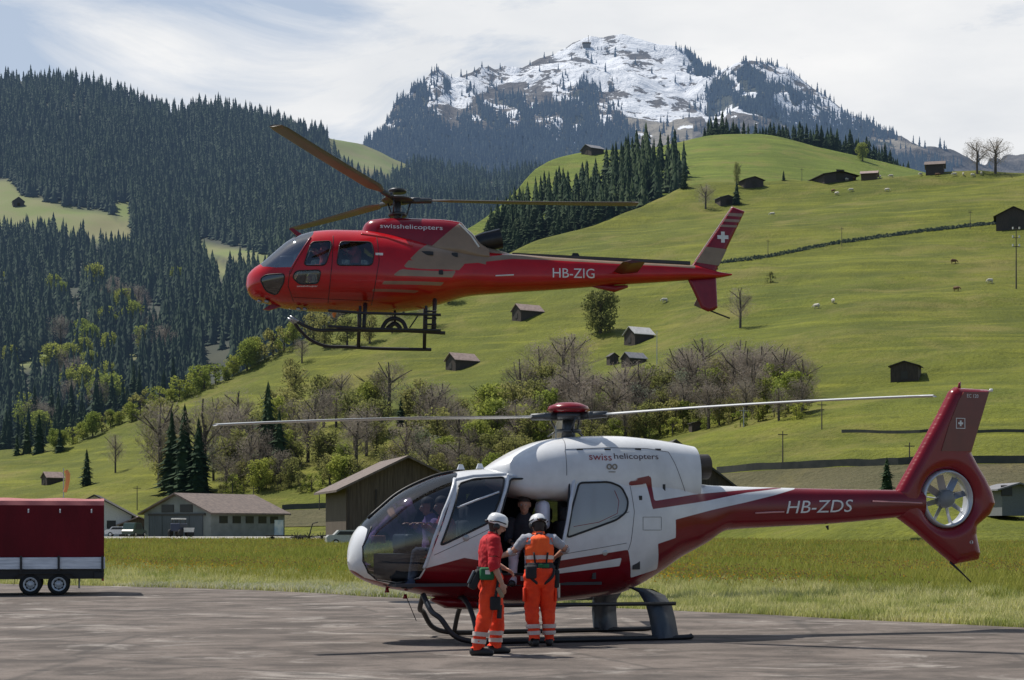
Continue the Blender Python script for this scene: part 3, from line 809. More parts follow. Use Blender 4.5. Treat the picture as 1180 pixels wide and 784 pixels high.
def tree_at(P, px, top, bot, label, group=None, wide=1., name='deciduous_tree', k=None, cat='tree', sh='hill'):
    p = hit(sh, px, bot) or at(px, bot, 600)
    return broadleaf(P, p-Vector((0, 0, .15)), (bot-top)/F*p.y, label, group, wide, name, k, cat)
# the belt of trees along the foot of the hill: (x range, base row, heights px)
belt_top = lambda x: float(np.interp(x, [165, 230, 300, 340, 400, 470, 520, 600, 650, 700, 760, 800, 860, 900, 930], [460, 455, 462, 412, 425, 430, 445, 415, 400, 440, 412, 406, 404, 408, 420]))
belt_bot = lambda x: float(np.interp(x, [165, 230, 330, 420, 500, 600, 700, 800, 930], [562, 570, 560, 566, 560, 545, 515, 492, 478]))
cnt = 0
bw = {'bare': 'bare grey-brown tree in the belt of trees along the foot of the green hill', 'leaf': 'fresh green leafy tree in the belt of trees along the foot of the green hill',
      'olive': 'olive green tree in the belt of trees along the foot of the green hill', 'blossom': 'pale blossoming tree in the belt of trees along the foot of the green hill'}
for row, (f, hp) in enumerate(((.10, 52), (.30, 56), (.52, 58), (.76, 54), (.98, 46))):
    x = 172+row*5.
    while x < 926:
        tp, bt = belt_top(x)+46, belt_bot(x)
        by = tp+(bt-tp)*f+rng.uniform(-5, 5)
        kind = rng.random(); nn2 = mn.noise(Vector((x*.02, by*.03, 4.)))
        skip = (205 < x < 245 and by > 500) or (100 < x < 160) or (430 < x < 500 and by < 470) or (x < 260 and by < 480) or rng.random() < .06 or (x < 640 and mn.noise(Vector((x*.03, by*.035, 31))) > .30)
        if not skip:
            bare = x > 640 or (340 < x < 520 and row < 3)
            if kind < (.62 if x > 640 and row < 4 else (.36 if bare else .24)): P, key, wdt = bareP, 'bare', 1.0
            elif kind < .78: P, key, wdt = oliveP, 'olive', 1.1
            elif kind < .95: P, key, wdt = leafyP, 'leaf', 1.05
            else: P, key, wdt = blossP, 'blossom', 1.
            h = hp*rng.uniform(.75, 1.25)*(1.1 if key == 'bare' else .85)
            tree_at(P, x, by-h, by, bw[key], key+' trees of the belt at the foot of the hill', wdt); cnt += 1
        x += rng.uniform(10, 17)
print('belt', cnt)
# shrubs at the feet of the belt and up the ravine on the left
tick('trees')
for x, by, h in [(x_, belt_bot(x_)+rng.uniform(-4, 6), rng.uniform(14, 26)) for x_ in np.arange(255, 925, 13)]:
    tree_at(bushP, x, by-h, by, 'low bushy shrub under the belt of trees at the foot of the hill', 'shrubs under the tree belt', .9, 'shrub', cat='shrub')
for x in np.arange(62, 345, 11):
    cy = float(pchip([c[0] for c in hill_cols], [c[3] for c in hill_cols], [x])[0])
    by = cy+3+rng.uniform(-2, 3); h = rng.uniform(16, 34)*(1 if x > 90 else .8)
    if x > 280: h *= 1.2
    tree_at(leafyP if rng.random() < .55 else bushP, x+rng.uniform(-3, 3), by-h, by, 'light green bushy tree along the edge of the left meadow slope', 'light green trees edging the left slope', 1.05)
for x in np.arange(335, 520, 13):
    cy = float(pchip([c[0] for c in hill_cols], [c[3] for c in hill_cols], [x])[0])
    by = cy+rng.uniform(6, 60); h = rng.uniform(30, 44)
    tree_at(oliveP if rng.random() < .5 else bareP, x, by-h, by, 'half-leafed tree below the hovering helicopter\'s skids', 'half-leafed trees on the slope under the hovering helicopter', 1.05)
for k in range(170):
    x, y = rng.uniform(0, 420), rng.uniform(330, 520)
    if y > float(np.interp(x, [c[0] for c in hill_cols], [c[3] for c in hill_cols]))+2: continue
    if mn.noise(Vector((x*.02, y*.015, 21))) < -.02: continue
    q = hit('forested_mountain', x, y)
    if q is not None and q.y < 1500: broadleaf(leafyP if k % 3 else bareP, q-Vector((0, 8, 0)), rng.uniform(15, 23), 'pale broadleaf tree scattered among the dark spruces on the left', 'pale broadleaf trees among the spruces', 1.0)
# single trees
tree_at(specP, 692, 331, 384, 'round leafy tree standing alone on the green hillside above the grey-roofed hut', wide=1.0, k=0)
tree_at(bareP, 853, 325, 378, 'bare tree standing alone below the hovering helicopter\'s tail', k=0, wide=.9)
tree_at(bareP, 660, 376, 444, 'large bare round-crowned tree at the upper edge of the tree belt', k=1, wide=1.1)
tree_at(bareP, 622, 388, 450, 'bare tree left of the large round-crowned one above the parked helicopter', k=2)
tree_at(bareP, 813, 209, 241, 'small round bare tree beside the hillside cabins', k=3, wide=1.1)
tree_at(oliveP, 849, 184, 216, 'slim upright tree above the cabins on the hill', k=0, wide=.45)
tree_at(bareP, 1126, 157, 200, 'bare round tree on the skyline, left of the pair at upper right', k=2, wide=1.05)
tree_at(bareP, 1147, 157, 200, 'bare round tree on the skyline, right of the pair at upper right', k=4, wide=1.25)
tree_at(leafyP, 994, 163, 186, 'pale leafed tree in front of the skyline spruces', k=3, sh='upper_hill')
tree_at(bushP, 888, 311, 326, 'dark round bush alone on the open hillside', name='shrub', cat='shrub', wide=.9, k=1)
tree_at(bareP, 133, 495, 545, 'thin bare tree on the left slope', k=4, wide=.7)
tree_at(bareP, 236, 446, 565, 'tall bare tree behind the hangar roof', k=3, wide=.8)
tree_at(bareP, 184, 452, 560, 'tall bare tree at the left end of the group behind the hangar', k=1, wide=.8)
for px, tp, bt, lb in ((198, 470, 568, 'tall spruce left of the three behind the hangar'), (213, 462, 572, 'middle tall spruce of the three behind the hangar'), (229, 478, 570, 'tall spruce right of the three behind the hangar'),
    (309, 436, 545, 'tall dark spruce above the gap between hangar and barn'), (322, 470, 548, 'shorter dark spruce just right of the tall one between hangar and barn'), (100, 515, 560, 'small spruce on the slope above the trailer'), (788, 178, 207, 'small spruce at the right end of the middle wood'),
    (903, 195, 208, 'tiny spruce on the upper meadow right of the cabins'), (849, 206, 236, 'spruce standing between the two cabins on the hill'), (462, 455, 490, 'dark spruce in the middle of the tree belt')):
    p = hit('hill', px, bt); conifer(p-Vector((0, 0, .3)), (bt-tp)/F*p.y, lb, wide=1.25)
for j, x in enumerate((36, 22, 60, 10)):
    p = hit('hill', x, 528+j); conifer(p+Vector((0, 8, -1)), (60-8*j)/F*p.y, 'dark spruce at the meadow edge on the far left', 'spruces at the far left meadow edge', wide=1.2)
for px, top, bot, D, lb in ((1022, 526, 566, 175, 'small dark spruce left of the parked helicopter\'s tail fin'),):
    conifer(at(px, bot, D)-Vector((0, 0, .6)), (bot-top)/F*D+.6, lb, wide=1.6)

tick('veg')
# ---------------------------------------------------------------- buildings
DARKWOOD = M('dark_weathered_timber', (.035, .028, .024), .85, col2=(.075, .055, .04), scale=1.5, haze=True, stretch=(6, 6, .6))
BROWNWOOD = M('brown_board_wall', (.125, .095, .07), .85, col2=(.07, .05, .036), scale=2.2, stretch=(5, 5, .25), bump=.4, bscale=6)
TILE = M('brown_grey_tiles', (.19, .145, .12), .8, col2=(.11, .085, .075), scale=2., haze=True, bump=.5, bscale=8)
TILE_PINK = M('pale_clay_tiles', (.34, .25, .22), .85, col2=(.22, .16, .14), scale=1.5, haze=True, bump=.5, bscale=6)
SLATE = M('grey_metal_roof', (.20, .20, .21), .6, col2=(.13, .13, .14), scale=1.5, haze=True)
PALE_ROOF = M('pale_sheet_roof', (.50, .49, .47), .6, col2=(.38, .37, .36), scale=1.5, haze=True)
RENDER = M('grey_render', (.22, .235, .225), .9, col2=(.16, .175, .165), scale=.6, haze=True)
WHITE = M('white_render', (.70, .68, .64), .85, haze=True)
STONE = M('stone_base', (.30, .28, .25), .9, col2=(.16, .15, .14), scale=2.5, haze=True)
SLIDE = M('grey_blue_sliding_doors', (.085, .10, .115), .7, col2=(.06, .07, .08), scale=1.2, stretch=(6, 6, .5))
PANE = M('dark_window_glass', (.02, .024, .03), .3, spec=.35)
TRIM = M('dark_trim', (.05, .045, .04), .7)

def house(name, label, cat, c, w, l, hw, hr, yaw, wallm, roofm, over=.5, base=None, door=None, windows=(), group=None, sink=1.5):
    """gabled house: w across the gable (local x), l along the ridge (local y), front gable faces -y"""
    t = thing(name, label, cat, c, yaw, group)
    mb = MB()
    z0 = -sink
    v = [(-w/2, -l/2, z0), (w/2, -l/2, z0), (w/2, -l/2, hw), (0, -l/2, hr), (-w/2, -l/2, hw), (-w/2, l/2, z0), (w/2, l/2, z0), (w/2, l/2, hw), (0, l/2, hr), (-w/2, l/2, hw)]
    mb.add(v, [(0, 1, 2, 3, 4), (6, 5, 9, 8, 7), (1, 6, 7, 2), (5, 0, 4, 9), (0, 5, 6, 1)])
    mb.build('wall', wallm, t)
    sl = (hr-hw)/(w/2); th = .16*max(1, w/9); ex = w/2+over; rb = MB()
    for s in (-1, 1):
        a = (0, hr+.02); b_ = (s*ex, hr+.02-sl*ex)
        q = [(a[0], a[1]), (b_[0], b_[1]), (b_[0], b_[1]+th), (a[0], a[1]+th)]
        rb.prism(q if s > 0 else q[::-1], -l/2-over, l/2+over)
    rb.build('roof', roofm, t)
    if base:
        MB().box((0, 0, base/2-sink/2), (w+.2, l+.2, base+sink)).build('base', STONE, t)
    if door:
        x, dw, dh = door[:3]; MB().box((x, -l/2-.04, dh/2+(base or 0)*.0), (dw, .1, dh)).build('door', door[3] if len(door) > 3 else TRIM, t)
    for f, x, z, ww, wh in windows:
        if f == 'f': pc, d1, d2 = (x, -l/2, z), (ww+.16, .08, wh+.16), (ww, .1, wh); off = Vector((0, -.03, 0))
        else: sx = 1 if f == 'r' else -1; pc, d1, d2 = (sx*w/2, x, z), (.08, ww+.16, wh+.16), (.1, ww, wh); off = Vector((sx*.03, 0, 0))
        fr = MB().box(pc, d1).build('window', TRIM, t); MB().box(Vector(pc)+off, d2).build('pane', PANE, fr)
    return t
def fence_posts(): pass
# hangar: front gable to the left, long side running right
D = 262.
hp = at(213, 613, D); hp.z = 0
hg = house('hangar', 'grey gabled hangar with dark sliding doors and a long brown-grey roof', 'hangar', at(248, 613, D).xy.to_3d(), 13.6, 16.0, 3.9, 6.6, math.radians(-34), RENDER, TILE, .7, sink=.3,
    windows=[('r', y_, 2.9, 1.6, .9) for y_ in (-5.4, -2.6, .2, 3., 5.6)]+[('f', -1.9, 4.55, 2.4, 1.0), ('f', 1.9, 4.55, 2.4, 1.0)])
for k in range(4):
    d_ = MB().box((-4.35+2.75*k, -8.08, 1.75), (2.7, .12, 3.5)); d_.box((-4.35+2.75*k-1.3, -8.16, 1.75), (.06, .05, 3.5)); d_.build('sliding_door', SLIDE, hg)
MB().box((0, -8.14, 3.65), (11.6, .22, .3)).build('door_rail', TRIM, hg)
sgn = MB().box((6.86, 6.6, 1.6), (.1, 2., 2.6)).build('notice_board', M('white_blue_board', (.75, .78, .8), .6, col2=(.3, .45, .6), scale=.8), hg)
# brown barn behind the parked helicopter's nose
bn_ = house('barn', 'large brown wooden barn with a pale brown tiled roof behind the parked helicopter\'s nose', 'barn', Vector((-10.9, 160, -.2)), 10.8, 13., 5.4, 8.0, math.radians(14), BROWNWOOD, TILE, 1.0, base=.7, door=(1.2, 2.4, 2.5, DARKWOOD), windows=[('f', -3., 2.2, .8, .8)])
for k in range(5): MB().box((-5.2+2.45*k, -6.56, 2.6), (.16, .14, 5.2)).build('post', DARKWOOD, bn_)
# dark-roofed chalet behind the parked helicopter's engine cowling
pc = hit('hill', 772, 588); sc_ = pc.y/122.
house('chalet', 'dark chalet roof peeking out behind the parked helicopter\'s engine cowling', 'house', pc, 8.2*sc_, 9., (HY-562)/F*pc.y+1.5-pc.z, (HY-511)/F*pc.y+1.5-pc.z, math.radians(4), DARKWOOD, TRIM, .8, windows=[('f', 0, 2.0, .9, .8)])
# shed and chalet between trailer and hangar
house('garden_shed', 'small brown shed standing left of the hangar', 'shed', at(158, 612, 268).xy.to_3d(), 5.6, 5, 2.2, 3.3, .3, BROWNWOOD, TILE_PINK, .4, door=(0, 2.2, 1.9))
house('farmhouse', 'white walled house with a dark roof half hidden behind the trailer', 'house', at(112, 612, 270).xy.to_3d(), 11, 9, 3.6, 6.6, .15, WHITE, TRIM, 1.0, windows=[('f', -2.5, 2.2, 1.2, 1.1), ('f', 2.5, 2.2, 1.2, 1.1)])
# white house with a grey roof at the right edge
p = at(1162, 583, 190)
WALLG = M('dim_grey_wall', (.16, .17, .17), .9, haze=True)
house('roadside_house', 'white house under a flat grey roof behind the tail of the parked helicopter', 'house', p+Vector((0, 0, .4)), 3.4, 5, 1.4, 1.9, .1, WALLG, SLATE, .8, windows=[('f', -1.2, 1.2, 1.1, 1.0)])

def hut(px, base, wpx, label, wallm=DARKWOOD, roofm=TILE, yaw=.5, ratio=.85, hh=.48, hr=.86, sh='hill', door=True, name='hay_hut', cat='hut', over=.08, grp=None):
    p = hit(sh, px, base) or at(px, base, 600); s = wpx/F*p.y
    ext = abs(math.cos(yaw))+ratio*abs(math.sin(yaw)); w_ = s/ext*.86; l_ = w_*ratio
    return house(name, label, cat, p+Vector((0, l_*.3, 0)), w_, l_, w_*hh, w_*hr, yaw, wallm, roofm, w_*over, door=(0, w_*.25, w_*.3, TRIM) if door else None, sink=w_*.25, group=grp)
hut(59, 558, 30, 'small hay hut with pale roof on the slope above the trailer', roofm=TILE_PINK, yaw=-.9, ratio=1.3)
hut(532, 425, 44, 'hay hut with pinkish roof under the hovering helicopter\'s skids', roofm=TILE_PINK, yaw=-.95, ratio=1.5)
hut(608, 367, 42, 'hay hut with pinkish roof higher up, beneath the tail boom', roofm=TILE_PINK, yaw=-1.0, ratio=1.6)
hut(737, 395, 40, 'dark hut with light grey roof beside the lone leafy tree', roofm=PALE_ROOF, yaw=-1.0, ratio=1.3)
hut(706, 420, 16, 'narrow dark hut, left neighbour of the grey-roofed one by the belt of trees', roofm=TRIM, yaw=.4, hh=.8, hr=1.15)
hut(731, 421, 34, 'low hut with a wide grey roof just above the belt of trees', roofm=SLATE, yaw=-1.0, ratio=1.4)
hut(1046, 438, 46, 'dark timber hay hut standing alone on the open slope at right', roofm=TRIM, yaw=-.35, ratio=.95, hh=.5, hr=.66)
hut(803, 496, 20, 'tiny dark shed at the lower edge of the belt of trees', roofm=TRIM, yaw=.2, hh=.5, hr=.62)
hut(866, 216, 32, 'dark cabin on the upper slope, right of the spruce', roofm=TRIM, yaw=.3, hh=.35, hr=.5)
hut(836, 236, 26, 'dark cabin on the upper slope, lower left of the spruce', roofm=SLATE, yaw=.3, hh=.4, hr=.55)
hut(962, 205, 56, 'long dark barn with low roof on the skyline of the right hill', roofm=TRIM, yaw=.25, ratio=1., hh=.14, hr=.24, name='barn', cat='barn')
hut(1003, 205, 26, 'reddish shed right of the long skyline barn', wallm=BROWNWOOD, roofm=TILE_PINK, yaw=1.3, hh=.3, hr=.5, name='shed', cat='shed')
hut(1079, 200, 30, 'brown farmhouse on the skyline left of the two bare trees', wallm=DARKWOOD, roofm=TILE, yaw=1.3, hh=.4, hr=.62, name='farmhouse', cat='house')
hut(1171, 263, 54, 'dark barn cut by the right edge of the picture', roofm=TRIM, yaw=-.3, hh=.36, hr=.6, name='barn', cat='barn')
hut(683, 178, 30, 'grey-roofed farmhouse on top of the middle green knoll', wallm=DARKWOOD, roofm=SLATE, yaw=-1.0, hh=.3, hr=.55, sh='upper_hill', name='farmhouse', cat='house')
hut(20, 238, 18, 'small hut in the clearing on the forested mountainside', roofm=SLATE, yaw=.4, sh='forested_mountain')
t = thing('summit_station', 'tiny station hut with a mast on the snowy summit', 'hut', (hit('snowy_summit', 676, 54) or at(676, 54, 6000))-Vector((0, 0, 6)))
MB().box((0, 0, 8), (26, 14, 16)).build('wall', STONE, t); MB().box((0, 0, 17.5), (30, 18, 3)).build('roof', TRIM, t); MB().tube([(6, 0, 18), (6, 0, 46)], .8, 6).build('mast', TRIM, t)

# walls, fences and poles on the lower slopes at right
def wall_run(name, label, cat, pts, h, thick, mat, sh='hill', dz=0.):
    P = []
    for px, py in pts: P.append(hit(sh, px, py))
    path = []
    for a, b in zip(P[:-1], P[1:]):
        for k in range(8):
            q = a.lerp(b, k/8); g = down(sh, q.x, q.y); path.append(g if g else q)
    path.append(P[-1]); mb = MB(); vs, fs = [], []
    for i, p in enumerate(path):
        hh = h*(1+.12*mn.noise(p*.3)); vs += [p+Vector((0, 0, -.4)), p+Vector((0, 0, hh)), p+Vector((0, thick, hh)), p+Vector((0, thick, -.4))]
        if i: o = 4*(i-1); fs += [(o, o+4, o+5, o+1), (o+1, o+5, o+6, o+2), (o+2, o+6, o+7, o+3)]
    fs += [(0, 1, 2, 3), tuple(4*(len(path)-1)+k for k in (3, 2, 1, 0))]
    return tag(mb.add(vs, fs).build(name, mat), label, cat)
WALLDARK = M('dark_wall_stone', (.05, .055, .05), .9, col2=(.08, .08, .07), scale=.8, haze=True)  # dark stone with random mottling
wall_run('retaining_wall', 'long dark retaining wall across the foot of the hill behind the red tail boom', 'wall', [(826, 546), (860, 543), (900, 541), (960, 538), (1035, 536), (1180, 534), (1260, 533)], 1.0, .5, WALLDARK)
wall_run('field_wall', 'low dark field wall running right behind the tail fin', 'wall', [(970, 499), (1060, 499), (1130, 499), (1250, 499)], .45, .3, WALLDARK)
wall_run('lane_wall', 'low dark wall beside the lane right of the hangar', 'wall', [(325, 588), (370, 586), (420, 584), (520, 580)], 1.0, .5, WALLDARK)
# bare earth bank under the wall, and the hedge line across the upper meadow
BANK = grass_mat('dry_bank', (.17, .135, .075), (.14, .125, .06), (.10, .10, .045))
def strip(name, top, bot, mat, sh='hill', n=60, m_=8, lift=.12):
    vs, fs = [], []
    xs_ = np.linspace(top[0][0], top[-1][0], n); ty = np.interp(xs_, [q[0] for q in top], [q[1] for q in top]); by = np.interp(xs_, [q[0] for q in bot], [q[1] for q in bot])
    for i in range(n):
        for j in range(m_):
            q = hit(sh, xs_[i], ty[i]+(by[i]-ty[i])*j/(m_-1)); vs.append(q+Vector((0, 0, lift)))
    for i in range(n-1):
        for j in range(m_-1): o = i*m_+j; fs.append((o, o+1, o+m_+1, o+m_))
    return tag(MB().add(vs, fs).build(name, mat, None, True), kind='structure')
strip('bank', [(830, 547), (900, 542), (1035, 537), (1300, 534)], [(830, 562), (900, 568), (1035, 570), (1300, 562)], BANK)
strip('lane_bank', [(326, 589), (420, 585), (520, 581)], [(326, 608), (420, 606), (520, 604)], BANK)
HEDGE = foliage('hedge_leaves', (.10, .12, .035), (.065, .08, .025), (.03, .04, .015), 4800)
hv, hf = [], []
for k in range(2600):
    x = 822+(rng.random()**.9)*330; y = float(np.interp(x, [822, 880, 960, 1060, 1150], [304, 297, 281, 267, 257]))+rng.uniform(-1.2, 1.4)
    q = hit('hill', x, y); sz = rng.uniform(.2, .5)
    if q is None: continue
    q = q+Vector((0, 0, rng.uniform(0, .5)))
    t = Vector(rng.normal(size=3)).normalized(); u = Vector(rng.normal(size=3)).cross(t).normalized(); o = len(hv)
    hv += [q+t*sz, q+u*sz, q-t*sz, q-u*sz]; hf.append((o, o+1, o+2, o+3))
tag(MB().add(hv, hf).build('hedge_row', HEDGE), 'low dark hedge line slanting across the upper right meadow', 'hedge')

POLE = M('pole_wood', (.10, .085, .07), .9, haze=True); STEEL = M('galvanised_steel', (.45, .46, .47), .5, metal=.6, haze=True)
def pole(px, top, bot, label, sh='hill', r=.09, cross=True, group=None, D=None, mat=POLE):
    p = hit(sh, px, bot) if D is None else at(px, bot, D); h = (bot-top)/F*p.y
    t = thing('utility_pole', label, 'pole', p, .3, group)
    MB().tube([(0, 0, -.5), (0, 0, h)], [r*1.2, r*.8], 8).build('pole', mat, t)
    if cross: MB().box((0, 0, h-.5), (1.5, .1, .12)).build('crossarm', mat, t)
    return t
pl_ = [(885, 276, 297, 'wooden pole at the left end of the slanting hedge line'), (970, 262, 283, 'wooden pole on the slanting hedge line near its middle'), (1118, 243, 264, 'wooden pole on the upper meadow near the right-hand barn'),
    (757, 382, 420, 'white insulator pole right of the grey-roofed huts'), (857, 470, 492, 'pale pole behind the parked helicopter\'s right rotor blade'), (947, 463, 495, 'wooden pole beneath the parked helicopter\'s right rotor blade'),
    (902, 497, 533, 'wooden pole in the field above the retaining wall'), (158, 560, 588, 'wooden pole left of the hangar'), (292, 560, 586, 'wooden pole behind the right half of the hangar roof'), (368, 563, 588, 'wooden pole left of the brown barn'),
    (1048, 510, 530, 'short pole left of the tail fin'), (924, 188, 203, 'thin pole on the upper meadow')]
for px, a_, b_, lb in pl_: pole(px, a_, b_, lb, mat=STEEL if 'pale' in lb or 'white' in lb else POLE, cross='white' not in lb)
p = hit('hill', 1171, 333); h = 70/F*p.y
t = thing('power_pole', 'tall steel power pole with white insulators near the right edge', 'pole', p)
MB().tube([(0, 0, -.5), (0, 0, h)], [.2, .1], 8).build('pole', POLE, t)
for k in range(3): a_ = MB().box((0, 0, h-.3-k*2.1), (1.9, .14, .16)).build('crossarm', POLE, t); [MB().lathe([(.0, -.3), (.2, -.28), (.2, .28), (0, .3)], 8, (s*.8, 0, h-.0-k*2.1)).build('insulator', WHITE, a_) for s in (-1, 1)]
# windsock
p = at(68, 612, 262); p.z = 0
t = thing('windsock', 'faded orange windsock drooping from its mast above the trailer', 'windsock', Vector((-64.6, 250, 0)))
h = EYE+(HY-548)/F*250
MB().tube([(0, 0, 0), (0, 0, h+1.)], .07, 8).build('mast', STEEL, t)
MB().tube([(.35, 0, h+.7), (.62, 0, h+.2), (.62, -.05, h-.7), (.45, -.05, h-1.7), (.2, 0, h-2.4)], [.30, .34, .32, .28, .24], 12, False).build('sock', M('faded_orange_cloth', (.75, .27, .10), .8), t)

# cows on the meadows
COW_W = M('white_hide', (.62, .58, .50), .9); COW_B = M('brown_hide', (.16, .09, .05), .9)
def cow_mesh(mat):
    mb = MB()
    mb.tube(catmull([(-.95, 0, 1.15), (-.75, 0, 1.1), (0, 0, 1.02), (.6, 0, 1.08), (.95, 0, 1.1)], 4), [.12, .22, .3, .36, .38, .4, .4, .41, .42, .41, .4, .38, .36, .33, .3, .24, .16], 10, True, 1.15)
    mb.tube([(.85, 0, 1.15), (1.2, 0, 1.0), (1.4, 0, .72)], [.22, .15, .12], 8); mb.tube([(1.33, 0, .88), (1.45, 0, .68), (1.6, 0, .42)], [.13, .13, .08], 8)
    for x in (-.72, .66):
        for y in (-.2, .2): mb.tube([(x, y, .95), (x+(.1 if x < 0 else 0), y, .5), (x, y, 0)], [.15, .08, .06], 7)
    mb.tube([(-.95, 0, 1.2), (-1.1, 0, .9), (-1.08, 0, .45)], [.04, .03, .05], 5)
    for y in (-.14, .14): mb.tube([(1.36, y*.6, .95), (1.34, y*1.8, 1.0)], [.05, .02], 5)
    return mb.build('cow', mat, None, True)
cw = cow_mesh(COW_W); cbn = cow_mesh(COW_B); first = {0: True, 1: True}
for i, (px, py) in enumerate([(961, 200.5), (968, 201), (976, 203), (984, 202), (1000, 201), (1014, 200), (1027, 201), (1061, 203), (1080, 203.5), (1100, 203), (1110, 203), (1121, 204), (1131, 202), (960, 222), (964, 225), (981, 221), (1022, 221), (890, 249), (1099, 304), (1141, 327), (941, 356), (960, 350), (766, 349), (1102, 336)]):
    w_ = i % 5 != 3; src = cw if w_ else cbn; k = 0 if w_ else 1
    p = hit('hill', px, py)
    if p is None: continue
    if first[k]: o = src; first[k] = False
    else: o = src.copy(); COL.objects.link(o)
    o.location = p; o.rotation_euler = (0, 0, rng.random()*6.28); o.scale = (.85,)*3
    tag(o, 'small pale cow grazing on the green hillside' if w_ else 'small brown cow grazing on the green hillside', 'cow', 'pale cows on the hill' if w_ else 'brown cows on the hill')

# vehicles by the hangar
RUB = M('tyre_rubber', (.02, .02, .02), .85); CHROME = M('rim_metal', (.55, .56, .58), .3, metal=.8)
def car(label, loc, yaw, mat, name='parked_car', van=False):
    t = thing(name, label, 'van' if van else 'car', loc, yaw)
    prof = [(-2.1, .35), (-2.15, .8), (-1.95, 1.0), (-1.5, 1.02 if not van else 1.9), (-1.1, 1.42 if not van else 1.95), (.3, 1.42 if not van else 1.95), (.95, .98), (1.9, .85), (2.1, .6), (2.05, .35)]
    mb = MB(); mb.prism([(x, z) for x, z in prof], -.85, .85); mb.build('body', mat, t)
    for y in (-.86, .86):
        MB().prism([(-1.3, 1.02), (-1.0, 1.32 if not van else 1.8), (.25, 1.32 if not van else 1.8), (.7, 1.02)], y-.01, y+.01).build('side_window', PANE, t)
    for x in (-1.35, 1.3):
        for y in (-.8, .8): w_ = MB().lathe([(.0, -.1), (.31, -.1), (.33, 0), (.31, .1), (0, .1)], 16, (x, y, .33), 'y').build('wheel', RUB, t); MB().lathe([(0, -.12), (.19, -.12), (.2, .12), (0, .12)], 12, (x, y, .33), 'y').build('rim', CHROME, w_)
    return t
def flat(px, Y): q = at(px, 600, Y); q.z = .45 if Y > 230 else 0; return q
car('white car parked at the lane just right of the trailer', flat(139, 246), .1, M('white_car_paint', (.7, .7, .7), .3))
car('dark green van parked left of the hangar doors', flat(155, 243), 1.3, M('dark_green_paint', (.03, .06, .05), .3), van=True)
car('pale car parked in front of the brown barn', flat(404, 150), .2, M('silver_car_paint', (.5, .5, .48), .3))
# small tractor-like vehicle in front of the hangar
t = thing('tow_tractor', 'dark blue tow tractor with a white roof in front of the hangar doors', 'tractor', flat(206, 236), 1.2)
MB().box((0, 0, 1.3), (2., 1.5, 1.1), bevel=.1).build('body', M('navy_paint', (.02, .03, .07), .4), t); MB().box((0, 0, 2.45), (1.5, 1.5, .18), bevel=.05).build('roof', WHITE, t)
cb_ = MB(); [cb_.tube([(sx*.65, sy*.65, 1.8), (sx*.6, sy*.6, 2.4)], .05, 6) for sx in (-1, 1) for sy in (-1, 1)]; cb_.build('cab_frame', TRIM, t)
for x in (-.8, .9):
    for y in (-.8, .8): MB().lathe([(0, -.14), (.5, -.14), (.55, 0), (.5, .14), (0, .14)], 16, (x, y, .55), 'y').build('wheel', RUB, t)
t = thing('wheelbarrow', 'white wheeled ground cart right of the tow tractor', 'cart', flat(217, 236), .4)
MB().box((0, 0, .95), (1.3, .8, .6), taper=1.15).build('tray', WHITE, t); MB().lathe([(0, -.08), (.42, -.08), (.45, 0), (.42, .08), (0, .08)], 14, (.3, -.3, .42), 'y').build('wheel', RUB, t); MB().tube([(-.6, 0, .9), (-1.3, 0, 1.4)], .04, 6).build('handle', STEEL, t)
# farm gear between hangar and barn
t = thing('hay_rake', 'dark folded hay rake standing on the grass left of the barn', 'farm machine', flat(356, 190), .2)
mb = MB(); mb.tube([(-2, 0, .6), (2, 0, .8)], .08, 6); mb.tube([(0, 0, .7), (.4, 0, 2.1), (1., 0, 2.3)], .07, 6)
mb.build('frame', TRIM, t)
for x in (-1.4, 0., 1.4):
    mb = MB()
    for k in range(10): a_ = k*PI/5; mb.tube([(x, 0, .6), (x+math.cos(a_)*.65, -.1, .6+math.sin(a_)*.6)], .035, 4)
    mb.build('spider_wheel', TRIM, t)
t = thing('flat_wagon', 'low dark flat wagon lying on the grass between hangar and barn', 'wagon', flat(330, 196), .1)
MB().box((0, 0, .75), (4.6, 1.6, .14)).build('bed', DARKWOOD, t)
for x in (-1.6, 1.6): [MB().lathe([(0, -.08), (.32, -.08), (.34, 0), (.32, .08), (0, .08)], 14, (x, y, .34), 'y').build('wheel', RUB, t) for y in (-.7, .7)]
for i, (px, cl, w_) in enumerate(((417, 'pale wrapped bale of timber stacked before the barn', .9), (436, 'reddish crate stacked before the barn wall', .8))):
    o = MB().box((0, 0, .5), (w_*1.4, w_, 1.), bevel=.08).build('bale' if i == 0 else 'crate', WHITE if i == 0 else M('red_brown_crate', (.35, .14, .08), .8), None); o.location = flat(px, 140); tag(o, cl, 'bale' if i == 0 else 'crate')

tick('buildings')
# ---------------------------------------------------------------- trailer
TARP = M('dark_red_tarpaulin', (.15, .009, .016), .7, spec=.2, col2=(.10, .007, .012), scale=1.3, bump=.35, bscale=2.5, stretch=(1, 1, .5))
TARPTOP = M('sunlit_red_tarpaulin', (.42, .13, .12), .5, col2=(.36, .10, .10), scale=1.)  # paler red paints sunlight onto the top of the tarp
ALU = M('anodised_side_board', (.78, .81, .86), .5, metal=.1, col2=(.52, .55, .60), scale=2., stretch=(1, 1, 12))
CHASSIS = M('black_chassis', (.02, .02, .022), .6)
Dt = 39.5
tr_ = thing('box_trailer', 'dark red tarpaulin trailer on twin axles at the left edge', 'trailer', Vector(((120-CX)/F*Dt, Dt, 0)), math.radians(14))
L, W_ = 4.3, 2.1
zb = EYE+(HY-642)/F*Dt; zt = EYE+(HY-575)/F*Dt; zf = EYE+(HY-656)/F*Dt
mb = MB(); n = 46; vs, fs = [], []
cz = [(0, zb), (.0, zb+.4), (0, zt-.12), (.03, zt-.04), (.1, zt)]
ring = [(-y, z) for y, z in cz]; 
